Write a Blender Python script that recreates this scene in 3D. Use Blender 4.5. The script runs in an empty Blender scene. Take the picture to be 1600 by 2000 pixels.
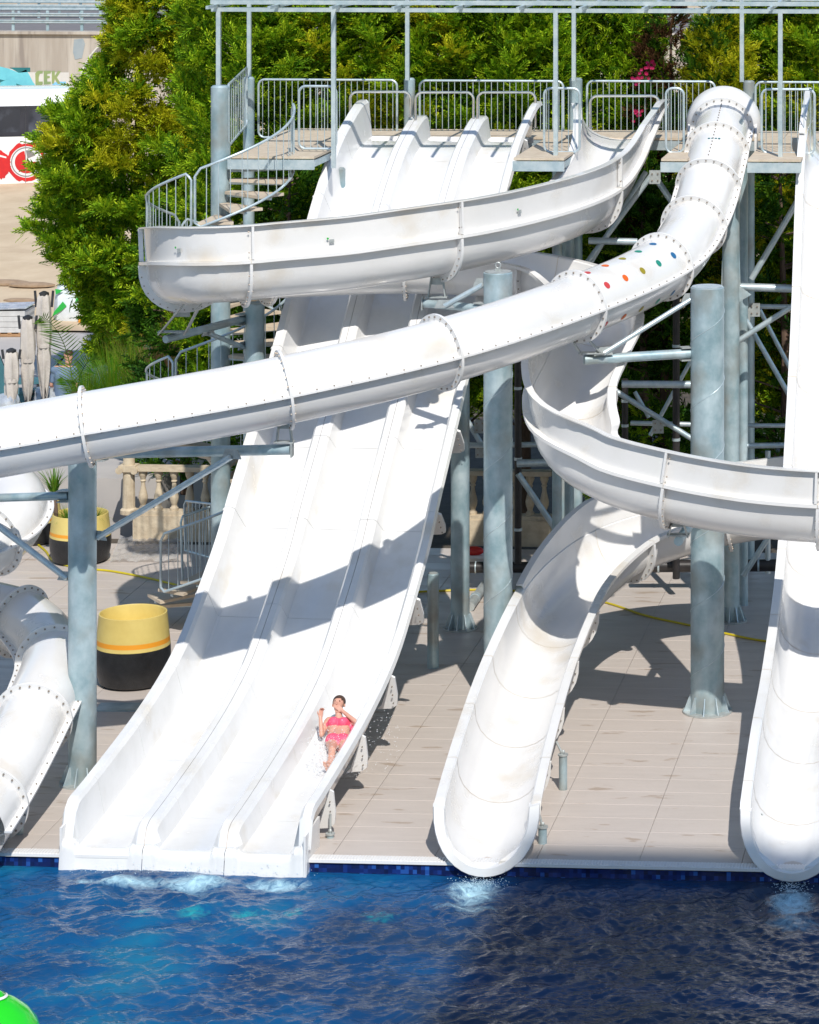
import bpy, math, random
import numpy as np
from mathutils import Vector, Matrix
R = math.radians
random.seed(7); rng = np.random.default_rng(7)
S = bpy.context.scene
C = S.collection
# ---------------------------------------------------------------- camera (level, with lens shift, as the photograph is corrected)
F, X0, YH, H = 5800.0, 1652.0, -300.0, 13.6
PSI = math.atan(0.06)
RT = np.array([math.cos(PSI), math.sin(PSI), 0.0])
FW = np.array([-math.sin(PSI), math.cos(PSI), 0.0])
ZUP = np.array([0, 0, 1.0])
CAM = -(RT * (800 - X0) / 145.6 + FW * F / 145.6)
def W(px, py, s):            # photo pixel at scale s (pixels per metre) -> world
    return CAM + RT * ((px - X0) / s) + FW * (F / s) + ZUP * (H - (py - YH) / s)
def Wz(px, s, z):
    p = CAM + RT * ((px - X0) / s) + FW * (F / s); p[2] = z
    return p
def G(px, py, z=0.0):        # pixel on a horizontal plane
    return Wz(px, (py - YH) / (H - z), z)
def zof(py, s): return H - (py - YH) / s
def proj(p):
    q = np.array([p[0] - CAM[0], p[1] - CAM[1], 0]); d = q @ FW; s = F / d
    return X0 + (q @ RT) * s, YH + (H - p[2]) * s, s
cd = bpy.data.cameras.new('camera'); cam = bpy.data.objects.new('camera', cd); C.objects.link(cam)
cam.location = (CAM[0], CAM[1], H); cam.rotation_euler = (R(90), 0, PSI)
cd.sensor_fit = 'HORIZONTAL'; cd.sensor_width = 36; cd.lens = F / 1600 * 36
cd.shift_x = (800 - X0) / 1600; cd.shift_y = -(1000 - YH) / 1600
cd.clip_start = 0.5; cd.clip_end = 2000
S.camera = cam
# ---------------------------------------------------------------- sky, sun, exposure
SUN_EL = R(47.5)
_t = RT * (-0.30) + FW * 1.0; _t /= np.linalg.norm(_t)      # horizontal heading of the light
LD = _t * math.cos(SUN_EL) - ZUP * math.sin(SUN_EL)
w = bpy.data.worlds.new('World'); S.world = w; w.use_nodes = True
nt = w.node_tree; nt.nodes.clear()
sky = nt.nodes.new('ShaderNodeTexSky'); sky.sky_type = 'NISHITA'; sky.sun_disc = False
sky.sun_elevation = SUN_EL; sky.sun_rotation = math.atan2(-LD[0], -LD[1]); sky.air_density = 1.25; sky.dust_density = 0.15; sky.ozone_density = 3.0
bg = nt.nodes.new('ShaderNodeBackground'); bg.inputs[1].default_value = 0.13
wo = nt.nodes.new('ShaderNodeOutputWorld')
nt.links.new(sky.outputs[0], bg.inputs[0]); nt.links.new(bg.outputs[0], wo.inputs[0])
ld = bpy.data.lights.new('sun', 'SUN'); ld.energy = 4.4; ld.angle = R(0.53); ld.color = (1, 0.965, 0.90)
sun = bpy.data.objects.new('sun', ld); C.objects.link(sun)
sun.rotation_euler = Vector(LD).to_track_quat('-Z', 'Y').to_euler(); sun.location = (0, -20, 40)
S.view_settings.view_transform = 'Standard'; S.view_settings.look = 'None'
S.view_settings.exposure = 0.06; S.view_settings.gamma = 1.0; S.view_settings.use_curve_mapping = False
S.cycles.max_bounces = 5; S.cycles.diffuse_bounces = 3; S.cycles.glossy_bounces = 2; S.cycles.transmission_bounces = 2; S.cycles.transparent_max_bounces = 4
S.cycles.caustics_reflective = False; S.cycles.caustics_refractive = False
# ---------------------------------------------------------------- materials
def mat(name, col, col2=None, rough=0.5, metal=0.0, scale=4.0, detail=6.0, lo=0.35, hi=0.65, bump=0.0, bscale=None,
        coords='Object', stretch=(1, 1, 1), coat=0.0, spec=0.5, rough2=None, alpha=1.0, island=False, sss=0.0, trans=0.0, ior=1.5, third=None, tscale=1.0, tlo=.55, thi=.7):
    m = bpy.data.materials.new(name); m.use_nodes = True
    n = m.node_tree.nodes; l = m.node_tree.links
    b = n['Principled BSDF']; b.inputs['Roughness'].default_value = rough; b.inputs['Metallic'].default_value = metal
    b.inputs['Coat Weight'].default_value = coat; b.inputs['Coat Roughness'].default_value = 0.08
    b.inputs['Specular IOR Level'].default_value = spec; b.inputs['Alpha'].default_value = alpha; b.inputs['IOR'].default_value = ior
    b.inputs['Transmission Weight'].default_value = trans
    b.inputs['Base Color'].default_value = (*col, 1)
    tc = n.new('ShaderNodeTexCoord'); mp = n.new('ShaderNodeMapping'); mp.inputs['Scale'].default_value = stretch
    if coords == 'World':
        ge = n.new('ShaderNodeNewGeometry'); l.new(ge.outputs['Position'], mp.inputs[0])
    else: l.new(tc.outputs[coords], mp.inputs[0])
    if col2 is not None:
        cr = n.new('ShaderNodeValToRGB'); cr.color_ramp.elements[0].position = lo; cr.color_ramp.elements[1].position = hi
        cr.color_ramp.elements[0].color = (*col, 1); cr.color_ramp.elements[1].color = (*col2, 1)
        if island:
            ge = n.new('ShaderNodeNewGeometry'); l.new(ge.outputs['Random Per Island'], cr.inputs[0])
        else:
            nz = n.new('ShaderNodeTexNoise'); nz.inputs['Scale'].default_value = scale; nz.inputs['Detail'].default_value = detail
            nz.inputs['Roughness'].default_value = 0.6
            l.new(mp.outputs[0], nz.inputs[0]); l.new(nz.outputs[0], cr.inputs[0])
            if rough2 is not None:
                mr = n.new('ShaderNodeMapRange'); mr.inputs[1].default_value = lo; mr.inputs[2].default_value = hi
                mr.inputs[3].default_value = rough; mr.inputs[4].default_value = rough2
                l.new(nz.outputs[0], mr.inputs[0]); l.new(mr.outputs[0], b.inputs['Roughness'])
        out = cr.outputs[0]
        if third is not None:
            n2 = n.new('ShaderNodeTexNoise'); n2.inputs['Scale'].default_value = tscale; n2.inputs['Detail'].default_value = 5
            l.new(mp.outputs[0], n2.inputs[0])
            m2 = n.new('ShaderNodeMapRange'); m2.inputs[1].default_value = tlo; m2.inputs[2].default_value = thi
            l.new(n2.outputs[0], m2.inputs[0])
            mx = n.new('ShaderNodeMix'); mx.data_type = 'RGBA'; l.new(m2.outputs[0], mx.inputs[0]); l.new(out, mx.inputs[6])
            mx.inputs[7].default_value = (*third, 1); out = mx.outputs[2]
        l.new(out, b.inputs['Base Color'])
    if bump > 0:
        n3 = n.new('ShaderNodeTexNoise'); n3.inputs['Scale'].default_value = bscale or scale * 4; n3.inputs['Detail'].default_value = 5
        l.new(mp.outputs[0], n3.inputs[0])
        bp = n.new('ShaderNodeBump'); bp.inputs['Strength'].default_value = bump; bp.inputs['Distance'].default_value = 0.02
        l.new(n3.outputs[0], bp.inputs['Height']); l.new(bp.outputs[0], b.inputs['Normal'])
    return m
M = {}
M['gel'] = mat('white gelcoat', (.76, .74, .72), (.70, .68, .65), rough=.22, coat=.35, scale=1.3, lo=.45, hi=.75, coords='World', rough2=.34, third=(.64, .57, .48), tscale=1.3, tlo=.56, thi=.80)
M['gelin'] = mat('wet white gelcoat', (.76, .75, .74), (.70, .69, .675), rough=.12, coat=.5, scale=2.2, lo=.42, hi=.72, coords='World', rough2=.3, bump=.10, bscale=8, third=(.66, .60, .51), tscale=1.1, tlo=.58, thi=.80)
M['rim'] = mat('white rim', (.76, .745, .73), (.69, .665, .63), rough=.3, scale=2.0, lo=.5, hi=.8, coords='World')
M['seal'] = mat('tan joint sealant', (.60, .46, .32), (.42, .24, .10), rough=.7, scale=6, lo=.45, hi=.7, coords='World')
M['seal2'] = mat('pale joint sealant', (.66, .61, .54), (.56, .48, .38), rough=.6, scale=5, coords='World')
M['bolt'] = mat('grey bolts', (.26, .24, .22), (.38, .30, .23), rough=.5, metal=.6, scale=20)
M['galv'] = mat('galvanised steel', (.27, .39, .43), (.51, .61, .64), rough=.38, metal=.35, scale=2.6, detail=9, lo=.36, hi=.66, coords='World', stretch=(1, 1, .8), rough2=.55, third=(.30, .30, .27), tscale=1.6, tlo=.50, thi=.74, bump=.04, bscale=30)
M['galv2'] = mat('bright galvanised tube', (.42, .52, .56), (.60, .67, .69), rough=.35, metal=.45, scale=6, coords='World')
M['steel'] = mat('stainless rail', (.66, .66, .67), (.55, .55, .56), rough=.18, metal=.9, scale=5)
M['plate'] = mat('galvanised plate', (.50, .53, .52), (.36, .38, .37), rough=.5, metal=.4, scale=9, coords='World')
M['board'] = mat('beige walkway board', (.62, .52, .40), (.52, .42, .31), rough=.7, scale=5, coords='World', bump=.1)
M['tile'] = mat('porcelain tile', (.56, .49, .44), (.49, .43, .385), rough=.32, scale=1.0, detail=8, lo=.35, hi=.68, coords='World', stretch=(.6, 2.4, 1), rough2=.5, third=(.40, .32, .26), tscale=1.9, tlo=.63, thi=.66)
M['joint'] = mat('tile joint', (.56, .51, .46), (.30, .26, .23), rough=.8, scale=6, coords='World')
M['black'] = mat('black paint', (.010, .010, .011), (.018, .018, .02), rough=.4, scale=8, bump=.3, bscale=60)
M['yellow'] = mat('pale yellow paint', (.66, .52, .17), (.60, .46, .14), rough=.45, scale=3)
M['orange'] = mat('orange stripe', (.75, .30, .02), rough=.5)
M['hose'] = mat('yellow hose', (.58, .46, .01), (.48, .38, .01), rough=.4, scale=5)
M['stone'] = mat('cream stone', (.60, .50, .36), (.45, .36, .25), rough=.85, scale=5, coords='World', bump=.4, bscale=25)
M['concrete'] = mat('stained concrete', (.48, .43, .37), (.36, .31, .26), rough=.9, scale=.55, detail=8, lo=.40, hi=.62, coords='World', stretch=(2.6, 1, .22), bump=.2, bscale=8, third=(.26, .22, .19), tscale=1.4, tlo=.55, thi=.72)
M['asphalt'] = mat('asphalt', (.20, .18, .18), (.16, .15, .15), rough=.9, scale=3, coords='World')
M['sand'] = mat('sandy ground', (.60, .47, .32), (.50, .38, .25), rough=.95, scale=.7, detail=9, coords='World', bump=.6, bscale=7, third=(.40, .29, .19), tscale=.4, tlo=.58, thi=.75)
M['paving'] = mat('pale paving', (.46, .42, .39), (.40, .37, .35), rough=.8, scale=.8, detail=7, coords='World')
M['soil'] = mat('dark soil', (.06, .05, .04), (.10, .08, .06), rough=.95, scale=3, coords='World', bump=.5)
M['bark'] = mat('bark', (.16, .10, .07), (.09, .06, .045), rough=.9, scale=9, stretch=(1, 1, .3), bump=.5)
M['skin'] = mat('skin', (.62, .34, .25), (.56, .28, .20), rough=.45, scale=6)
M['pink'] = mat('pink bikini cloth', (.86, .10, .19), (.78, .07, .15), rough=.6, scale=12)
M['hair'] = mat('wet brown hair', (.05, .028, .02), (.08, .045, .03), rough=.35, scale=20)
M['blueshirt'] = mat('blue shirt', (.17, .24, .36), (.13, .19, .30), rough=.85, scale=8)
M['canvas'] = mat('cream canvas', (.56, .51, .46), (.48, .43, .39), rough=.9, scale=6, bump=.3)
M['teal'] = mat('teal sling fabric', (.045, .14, .17), (.06, .18, .21), rough=.7, scale=4)
M['darkmetal'] = mat('dark metal', (.03, .03, .035), (.05, .05, .055), rough=.5, metal=.3, scale=6)
M['blackpipe'] = mat('black pipe', (.02, .018, .018), (.035, .03, .03), rough=.4, scale=6)
M['red'] = mat('red plastic', (.65, .02, .015), (.55, .02, .015), rough=.3, scale=3)
M['white'] = mat('white coach paint', (.80, .79, .78), (.74, .73, .72), rough=.22, coat=.6, scale=1)
M['glass'] = mat('dark coach glass', (.012, .013, .018), (.03, .03, .04), rough=.05, scale=.8, spec=.8)
M['faded'] = mat('faded blue paint', (.34, .37, .38), (.27, .32, .35), rough=.9, scale=1.5, coords='World')
M['pane'] = mat('coach pane painted reflection', (.02, .022, .03), (.10, .11, .14), rough=.06, scale=.9, spec=.8, lo=.5, hi=.75)  # paler blotches are reflections painted into the pane colour
M['redprint'] = mat('red print', (.62, .02, .02), (.50, .015, .02), rough=.35, scale=3)
M['greyprint'] = mat('grey print', (.22, .20, .20), rough=.4)
M['turq'] = mat('turquoise graffiti', (.16, .55, .62), (.12, .45, .54), rough=.8, scale=2, coords='World')
M['dteal'] = mat('dark teal graffiti', (.02, .17, .18), (.015, .13, .15), rough=.8, scale=3, coords='World')
M['olive'] = mat('olive graffiti', (.28, .33, .13), (.20, .28, .13), rough=.8, scale=2, coords='World')
M['ltblue'] = mat('light blue graffiti', (.25, .55, .75), (.10, .35, .62), rough=.8, scale=2, coords='World')
M['wpaint'] = mat('whitewash', (.62, .60, .56), (.55, .52, .48), rough=.8, scale=2, coords='World')
M['cardboard'] = mat('wood pallet', (.42, .24, .12), (.34, .19, .09), rough=.8, scale=6)
M['slab'] = mat('stacked pale slabs', (.60, .58, .56), (.50, .48, .46), rough=.7, scale=5)
M['wrap'] = mat('silver wrap', (.60, .62, .66), (.30, .33, .38), rough=.25, metal=.3, scale=5, bump=.8, bscale=6)
M['bag'] = mat('white sack', (.72, .76, .78), (.62, .66, .70), rough=.5, scale=4, bump=.4, bscale=6)
M['bagreen'] = mat('green sack print', (.02, .42, .06), (.03, .35, .05), rough=.5, scale=4)
M['lime'] = mat('bright green gloss', (.02, .62, .01), (.015, .55, .01), rough=.18, coat=.6, scale=2)
M['pebble'] = mat('terracotta', (.36, .25, .16), (.28, .19, .12), rough=.8, scale=5)
M['film'] = mat('clear plastic sheet', (.75, .73, .71), (.60, .57, .54), rough=.12, scale=4, alpha=.45, bump=.6, bscale=5)
def leafmat(name, c1, c2, c3):
    m = mat(name, c1, c2, rough=.6, island=True, lo=0, hi=1, spec=.25)
    cr = [x for x in m.node_tree.nodes if x.type == 'VALTORGB'][0]
    e = cr.color_ramp.elements.new(.5); e.color = (*c3, 1)
    n = m.node_tree.nodes; l = m.node_tree.links; b = n['Principled BSDF']
    tr = n.new('ShaderNodeBsdfTranslucent'); mx = n.new('ShaderNodeMixShader'); mx.inputs[0].default_value = .42
    l.new(cr.outputs[0], tr.inputs[0]); l.new(b.outputs[0], mx.inputs[1]); l.new(tr.outputs[0], mx.inputs[2])
    l.new(mx.outputs[0], n['Material Output'].inputs[0])
    return m
M['leaf'] = leafmat('conifer green', (.10, .28, .012), (.66, .82, .030), (.37, .62, .020))
M['leafy'] = leafmat('conifer yellow tips', (.48, .58, .015), (.90, .84, .035), (.72, .72, .02))
M['leafd'] = leafmat('conifer deep green', (.03, .11, .012), (.16, .32, .018), (.07, .20, .013))
M['leafb'] = leafmat('dry brown foliage', (.10, .045, .02), (.22, .11, .05), (.16, .08, .035))
M['palm'] = leafmat('palm green', (.05, .17, .012), (.20, .32, .03), (.11, .26, .015))
M['grass'] = leafmat('grass green', (.06, .26, .008), (.30, .34, .03), (.15, .34, .012))
M['dry'] = leafmat('dry grass', (.34, .17, .06), (.50, .32, .14), (.42, .24, .09))
M['flower'] = leafmat('pink flowers', (.60, .02, .12), (.70, .05, .30), (.62, .02, .10))
# water
def watermat():
    m = bpy.data.materials.new('pool water'); m.use_nodes = True
    n = m.node_tree.nodes; l = m.node_tree.links; b = n['Principled BSDF']
    b.inputs['Roughness'].default_value = .04; b.inputs['IOR'].default_value = 1.33; b.inputs['Specular IOR Level'].default_value = .85
    ge = n.new('ShaderNodeNewGeometry'); mp = n.new('ShaderNodeMapping'); l.new(ge.outputs['Position'], mp.inputs[0]); mp.inputs['Scale'].default_value = (.55, .8, 1)
    nz = n.new('ShaderNodeTexNoise'); nz.inputs['Scale'].default_value = .8; nz.inputs['Detail'].default_value = 4; l.new(mp.outputs[0], nz.inputs[0])
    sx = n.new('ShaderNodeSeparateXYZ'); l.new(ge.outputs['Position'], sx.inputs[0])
    mr = n.new('ShaderNodeMapRange'); mr.inputs[1].default_value = -1.5; mr.inputs[2].default_value = 3.0; mr.inputs[3].default_value = .17; mr.inputs[4].default_value = -.17  # darker to the right: reflected tower, trees and shade put into the colour
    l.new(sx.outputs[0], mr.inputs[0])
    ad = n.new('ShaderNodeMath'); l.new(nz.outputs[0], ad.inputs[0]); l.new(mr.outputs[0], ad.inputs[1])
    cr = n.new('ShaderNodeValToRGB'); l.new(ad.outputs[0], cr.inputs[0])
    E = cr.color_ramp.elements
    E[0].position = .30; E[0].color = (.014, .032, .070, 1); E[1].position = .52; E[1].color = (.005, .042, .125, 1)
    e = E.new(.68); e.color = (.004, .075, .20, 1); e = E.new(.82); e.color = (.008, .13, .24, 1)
    def mask(spots):
        acc = None
        for (px, py, rx, ry, am) in spots:
            c = G(px, py, -.17); v1 = n.new('ShaderNodeVectorMath'); v1.operation = 'SUBTRACT'; l.new(ge.outputs['Position'], v1.inputs[0]); v1.inputs[1].default_value = tuple(c)
            v2 = n.new('ShaderNodeVectorMath'); v2.operation = 'MULTIPLY'; l.new(v1.outputs[0], v2.inputs[0]); v2.inputs[1].default_value = (1 / rx, 1 / ry, 0)
            v3 = n.new('ShaderNodeVectorMath'); v3.operation = 'LENGTH'; l.new(v2.outputs[0], v3.inputs[0])
            m1 = n.new('ShaderNodeMapRange'); m1.interpolation_type = 'SMOOTHSTEP'; m1.inputs[1].default_value = 0; m1.inputs[2].default_value = 1.6; m1.inputs[3].default_value = am; m1.inputs[4].default_value = 0; l.new(v3.outputs['Value'], m1.inputs[0])
            if acc is None: acc = m1.outputs[0]
            else:
                m2 = n.new('ShaderNodeMath'); m2.operation = 'MAXIMUM'; l.new(acc, m2.inputs[0]); l.new(m1.outputs[0], m2.inputs[1]); acc = m2.outputs[0]
        return acc
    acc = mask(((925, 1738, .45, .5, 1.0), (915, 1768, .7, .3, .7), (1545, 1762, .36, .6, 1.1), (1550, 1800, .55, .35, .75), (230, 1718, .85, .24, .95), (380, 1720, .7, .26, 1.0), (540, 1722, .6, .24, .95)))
    acc2 = mask(((275, 1776, .32, .3, .7), (375, 1778, .36, .3, .78), (480, 1778, .36, .3, .78), (572, 1778, .25, .3, .72), (740, 1785, .5, .4, .66)))  # teal glow from underwater lighting, painted into the water colour
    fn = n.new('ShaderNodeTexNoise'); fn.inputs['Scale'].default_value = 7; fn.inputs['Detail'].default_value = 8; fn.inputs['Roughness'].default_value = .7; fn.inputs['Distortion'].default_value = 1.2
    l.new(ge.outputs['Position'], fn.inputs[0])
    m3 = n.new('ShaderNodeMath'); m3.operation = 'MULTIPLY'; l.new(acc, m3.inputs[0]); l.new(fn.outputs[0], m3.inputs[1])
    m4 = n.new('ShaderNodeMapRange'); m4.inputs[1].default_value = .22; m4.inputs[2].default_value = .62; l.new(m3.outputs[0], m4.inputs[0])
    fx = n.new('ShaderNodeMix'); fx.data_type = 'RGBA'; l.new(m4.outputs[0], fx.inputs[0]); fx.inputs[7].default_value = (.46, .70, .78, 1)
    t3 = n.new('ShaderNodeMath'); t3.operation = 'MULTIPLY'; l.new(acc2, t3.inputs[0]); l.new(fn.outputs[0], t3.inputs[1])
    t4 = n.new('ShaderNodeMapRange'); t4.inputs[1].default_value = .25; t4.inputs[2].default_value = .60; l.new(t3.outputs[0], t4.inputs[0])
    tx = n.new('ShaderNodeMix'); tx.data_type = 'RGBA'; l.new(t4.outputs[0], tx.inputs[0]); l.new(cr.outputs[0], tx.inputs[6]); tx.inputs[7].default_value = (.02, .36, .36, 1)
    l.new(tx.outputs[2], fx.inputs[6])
    l.new(fx.outputs[2], b.inputs['Base Color'])
    m5 = n.new('ShaderNodeMapRange'); m5.inputs[3].default_value = .035; m5.inputs[4].default_value = .6; l.new(m4.outputs[0], m5.inputs[0]); l.new(m5.outputs[0], b.inputs['Roughness'])
    n3 = n.new('ShaderNodeTexNoise'); n3.inputs['Scale'].default_value = 13; n3.inputs['Detail'].default_value = 4; n3.inputs['Distortion'].default_value = .6
    mp2 = n.new('ShaderNodeMapping'); mp2.inputs['Scale'].default_value = (.42, 1.25, 1); l.new(ge.outputs['Position'], mp2.inputs[0]); l.new(mp2.outputs[0], n3.inputs[0])
    bp = n.new('ShaderNodeBump'); bp.inputs['Strength'].default_value = .34; bp.inputs['Distance'].default_value = .05
    l.new(n3.outputs[0], bp.inputs['Height']); l.new(bp.outputs[0], b.inputs['Normal'])
    return m
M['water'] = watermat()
M['foam'] = mat('white foam', (.62, .72, .78), (.45, .62, .72), rough=.5, scale=6, bump=.5)
M['drop'] = mat('water droplets', (.80, .82, .84), rough=.1, spec=.8)
def mosaic():
    m = bpy.data.materials.new('blue mosaic'); m.use_nodes = True
    n = m.node_tree.nodes; l = m.node_tree.links; b = n['Principled BSDF']; b.inputs['Roughness'].default_value = .15
    ge = n.new('ShaderNodeNewGeometry'); mp = n.new('ShaderNodeMapping'); mp.inputs['Scale'].default_value = (18, 18, 18); l.new(ge.outputs['Position'], mp.inputs[0])
    vm = n.new('ShaderNodeVectorMath'); vm.operation = 'FLOOR'; l.new(mp.outputs[0], vm.inputs[0])
    wn = n.new('ShaderNodeTexWhiteNoise'); l.new(vm.outputs[0], wn.inputs[0])
    cr = n.new('ShaderNodeValToRGB'); l.new(wn.outputs[0], cr.inputs[0]); E = cr.color_ramp.elements
    E[0].color = (.004, .008, .045, 1); E[1].color = (.025, .11, .38, 1); e = E.new(.55); e.color = (.006, .016, .10, 1); e = E.new(.88); e.color = (.010, .035, .19, 1)
    l.new(cr.outputs[0], b.inputs['Base Color']); return m
M['mosaic'] = mosaic()
# ---------------------------------------------------------------- mesh helpers
class MB:
    def __init__(s): s.v = []; s.f = []; s.n = 0
    def add(s, v, f):
        v = np.asarray(v, float); s.v.append(v); s.f += [tuple(i + s.n for i in q) for q in f]; s.n += len(v); return s
    def box(s, c, sz, ax=None):
        c = np.asarray(c, float); a = np.eye(3) if ax is None else np.asarray(ax, float)
        v = [c + a[0] * sz[0] * i / 2 + a[1] * sz[1] * j / 2 + a[2] * sz[2] * k / 2 for i in (-1, 1) for j in (-1, 1) for k in (-1, 1)]
        return s.add(v, [(0, 1, 3, 2), (4, 6, 7, 5), (0, 4, 5, 1), (2, 3, 7, 6), (0, 2, 6, 4), (1, 5, 7, 3)])
    def bar(s, p, q, wd, hg, up=ZUP):
        p = np.asarray(p, float); q = np.asarray(q, float); t = q - p; L = np.linalg.norm(t); t /= L
        a = np.cross(t, up); a /= max(np.linalg.norm(a), 1e-9); u = np.cross(a, t)
        return s.box((p + q) / 2, (L, wd, hg), (t, a, u))
    def tube(s, p, q, r, n=12, r2=None, cap=True):
        return s.pipe([p, q], [r, r if r2 is None else r2], n, cap)
    def pipe(s, pts, r, n=10, cap=True, closed=False):
        pts = np.asarray(pts, float); m = len(pts)
        rr = np.full(m, r, float) if np.isscalar(r) else np.asarray(r, float)
        T = np.gradient(pts, axis=0) if m > 2 else np.array([pts[1] - pts[0]] * 2)
        T /= np.linalg.norm(T, axis=1)[:, None] + 1e-12
        ref = np.array([0, 0, 1.0]) if abs(T[0][2]) < .9 else np.array([0, 1.0, 0])
        a = np.cross(T[0], ref); a /= np.linalg.norm(a); vs = []
        for i in range(m):
            a = a - T[i] * (a @ T[i]); a /= np.linalg.norm(a); b = np.cross(T[i], a)
            for k in range(n):
                th = 2 * math.pi * k / n; vs.append(pts[i] + rr[i] * (math.cos(th) * a + math.sin(th) * b))
        fs = [(i * n + k, i * n + (k + 1) % n, (i + 1) * n + (k + 1) % n, (i + 1) * n + k) for i in range(m - 1) for k in range(n)]
        if cap: fs += [tuple(range(n))[::-1], tuple((m - 1) * n + k for k in range(n))]
        return s.add(vs, fs)
    def lathe(s, prof, n=24, c=(0, 0, 0), cap=True):
        c = np.asarray(c, float); m = len(prof)
        vs = [c + np.array([r * math.cos(2 * math.pi * k / n), r * math.sin(2 * math.pi * k / n), z]) for r, z in prof for k in range(n)]
        fs = [(i * n + k, i * n + (k + 1) % n, (i + 1) * n + (k + 1) % n, (i + 1) * n + k) for i in range(m - 1) for k in range(n)]
        if cap: fs += [tuple(range(n))[::-1], tuple((m - 1) * n + k for k in range(n))]
        return s.add(vs, fs)
    def grid(s, P):
        P = np.asarray(P, float); a, b = P.shape[:2]
        return s.add(P.reshape(-1, 3), [(i * b + j, i * b + j + 1, (i + 1) * b + j + 1, (i + 1) * b + j) for i in range(a - 1) for j in range(b - 1)])
    def sweep(s, fr, sec, cap=True):      # closed section (u,v) lists, one per frame or one for all
        m = len(sec[0]) if isinstance(sec[0][0], (list, tuple)) else len(sec); vs = []
        for i, (P, sd, up, T) in enumerate(fr):
            q = sec[i] if isinstance(sec[0][0], (list, tuple)) else sec
            vs += [P + sd * u + up * v for u, v in q]
        k = len(fr)
        fs = [(i * m + j, i * m + (j + 1) % m, (i + 1) * m + (j + 1) % m, (i + 1) * m + j) for i in range(k - 1) for j in range(m)]
        if cap: fs += [tuple(range(m))[::-1], tuple((k - 1) * m + j for j in range(m))]
        return s.add(vs, fs)
    def prism(s, poly, o, a, b, th):      # polygon (x,y) in plane o,a,b, thickness th along a x b
        o, a, b = (np.asarray(x, float) for x in (o, a, b)); nn = np.cross(a, b); nn /= np.linalg.norm(nn); m = len(poly)
        v = [o + a * x + b * y for x, y in poly] + [o + a * x + b * y + nn * th for x, y in poly]
        return s.add(v, [tuple(range(m))[::-1], tuple(range(m, 2 * m))] + [(i, (i + 1) % m, m + (i + 1) % m, m + i) for i in range(m)])
    def ico(s, c, r, sc=(1, 1, 1), n=8, k=5):
        vs = [np.asarray(c) + np.array([0, 0, r * sc[2]])]
        for i in range(1, k):
            for j in range(n):
                a = math.pi * i / k; t = 2 * math.pi * j / n
                vs.append(np.asarray(c) + np.array([r * sc[0] * math.sin(a) * math.cos(t), r * sc[1] * math.sin(a) * math.sin(t), r * sc[2] * math.cos(a)]))
        vs.append(np.asarray(c) - np.array([0, 0, r * sc[2]])); L = len(vs) - 1
        fs = [(0, 1 + j, 1 + (j + 1) % n) for j in range(n)]
        fs += [(1 + (i - 1) * n + j, 1 + i * n + j, 1 + i * n + (j + 1) % n, 1 + (i - 1) * n + (j + 1) % n) for i in range(1, k - 1) for j in range(n)]
        fs += [(L, 1 + (k - 2) * n + (j + 1) % n, 1 + (k - 2) * n + j) for j in range(n)]
        return s.add(vs, fs)
    def mesh(s, name, m, smooth=True, ang=.6):
        me = bpy.data.meshes.new(name); me.from_pydata(np.concatenate(s.v).tolist(), [], s.f)
        if m is not None: me.materials.append(m if not isinstance(m, str) else M[m])
        if smooth:
            me.polygons.foreach_set('use_smooth', [True] * len(me.polygons)); me.set_sharp_from_angle(angle=ang)
        me.update(); return me
    def build(s, name, m, parent=None, smooth=True, ang=.6, kind=None, label=None):
        if not s.v: return None
        return link(name, s.mesh(name, m, smooth, ang), parent, kind, label)
def link(name, me, parent=None, kind=None, label=None, mw=None):
    o = bpy.data.objects.new(name, me); C.objects.link(o)
    if mw is not None: o.matrix_world = mw
    if parent is not None: adopt(o, parent)
    if kind: o['kind'] = kind
    if label: o['label'] = label
    return o
def wloc(o):
    v = Vector(o.location) if o.parent is None else Vector(o['_w'] if '_w' in o.keys() else (0, 0, 0)); return v
def adopt(o, p):
    o.parent = p
    M_ = Matrix.Identity(4); q = p
    ms = []
    while q is not None: ms.append(q); q = q.parent
    for q in reversed(ms): M_ = M_ @ q.matrix_parent_inverse @ q.matrix_basis if q.parent else q.matrix_basis.copy()
    o.matrix_parent_inverse = M_.inverted()
def thing(name, label, cat, loc=(0, 0, 0), group=None):
    o = bpy.data.objects.new(name, None); C.objects.link(o); o.location = tuple(loc); o.empty_display_size = .2
    return tag(o, label, cat, group)
def tag(o, label, cat, group=None):
    o['label'] = label; o['category'] = cat
    if group: o['group'] = group
    return o
def struct(o): o['kind'] = 'structure'; return o
def catmull(P, per=10):
    P = np.asarray(P, float); Q = np.vstack([2 * P[0] - P[1], P, 2 * P[-1] - P[-2]]); out = []
    for i in range(1, len(Q) - 2):
        a, b, c, d = Q[i - 1], Q[i], Q[i + 1], Q[i + 2]
        for t in np.linspace(0, 1, per, endpoint=False):
            out.append(.5 * (2 * b + (c - a) * t + (2 * a - 5 * b + 4 * c - d) * t * t + (3 * b - a - 3 * c + d) * t ** 3))
    out.append(P[-1]); return np.array(out)
def resample(P, step):
    d = np.r_[0, np.cumsum(np.linalg.norm(np.diff(P, axis=0), axis=1))]
    n = max(2, int(round(d[-1] / step)) + 1); t = np.linspace(0, d[-1], n)
    return np.stack([np.interp(t, d, P[:, i]) for i in range(P.shape[1])], 1)
def frames(P, level=False):
    T = np.gradient(P, axis=0); T /= np.linalg.norm(T, axis=1)[:, None]; out = []
    for p, t in zip(P, T):
        s = np.cross(t, ZUP); s /= np.linalg.norm(s); u = np.cross(s, t)
        if level: u = ZUP
        out.append((p, s, u, t))
    return out
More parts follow.
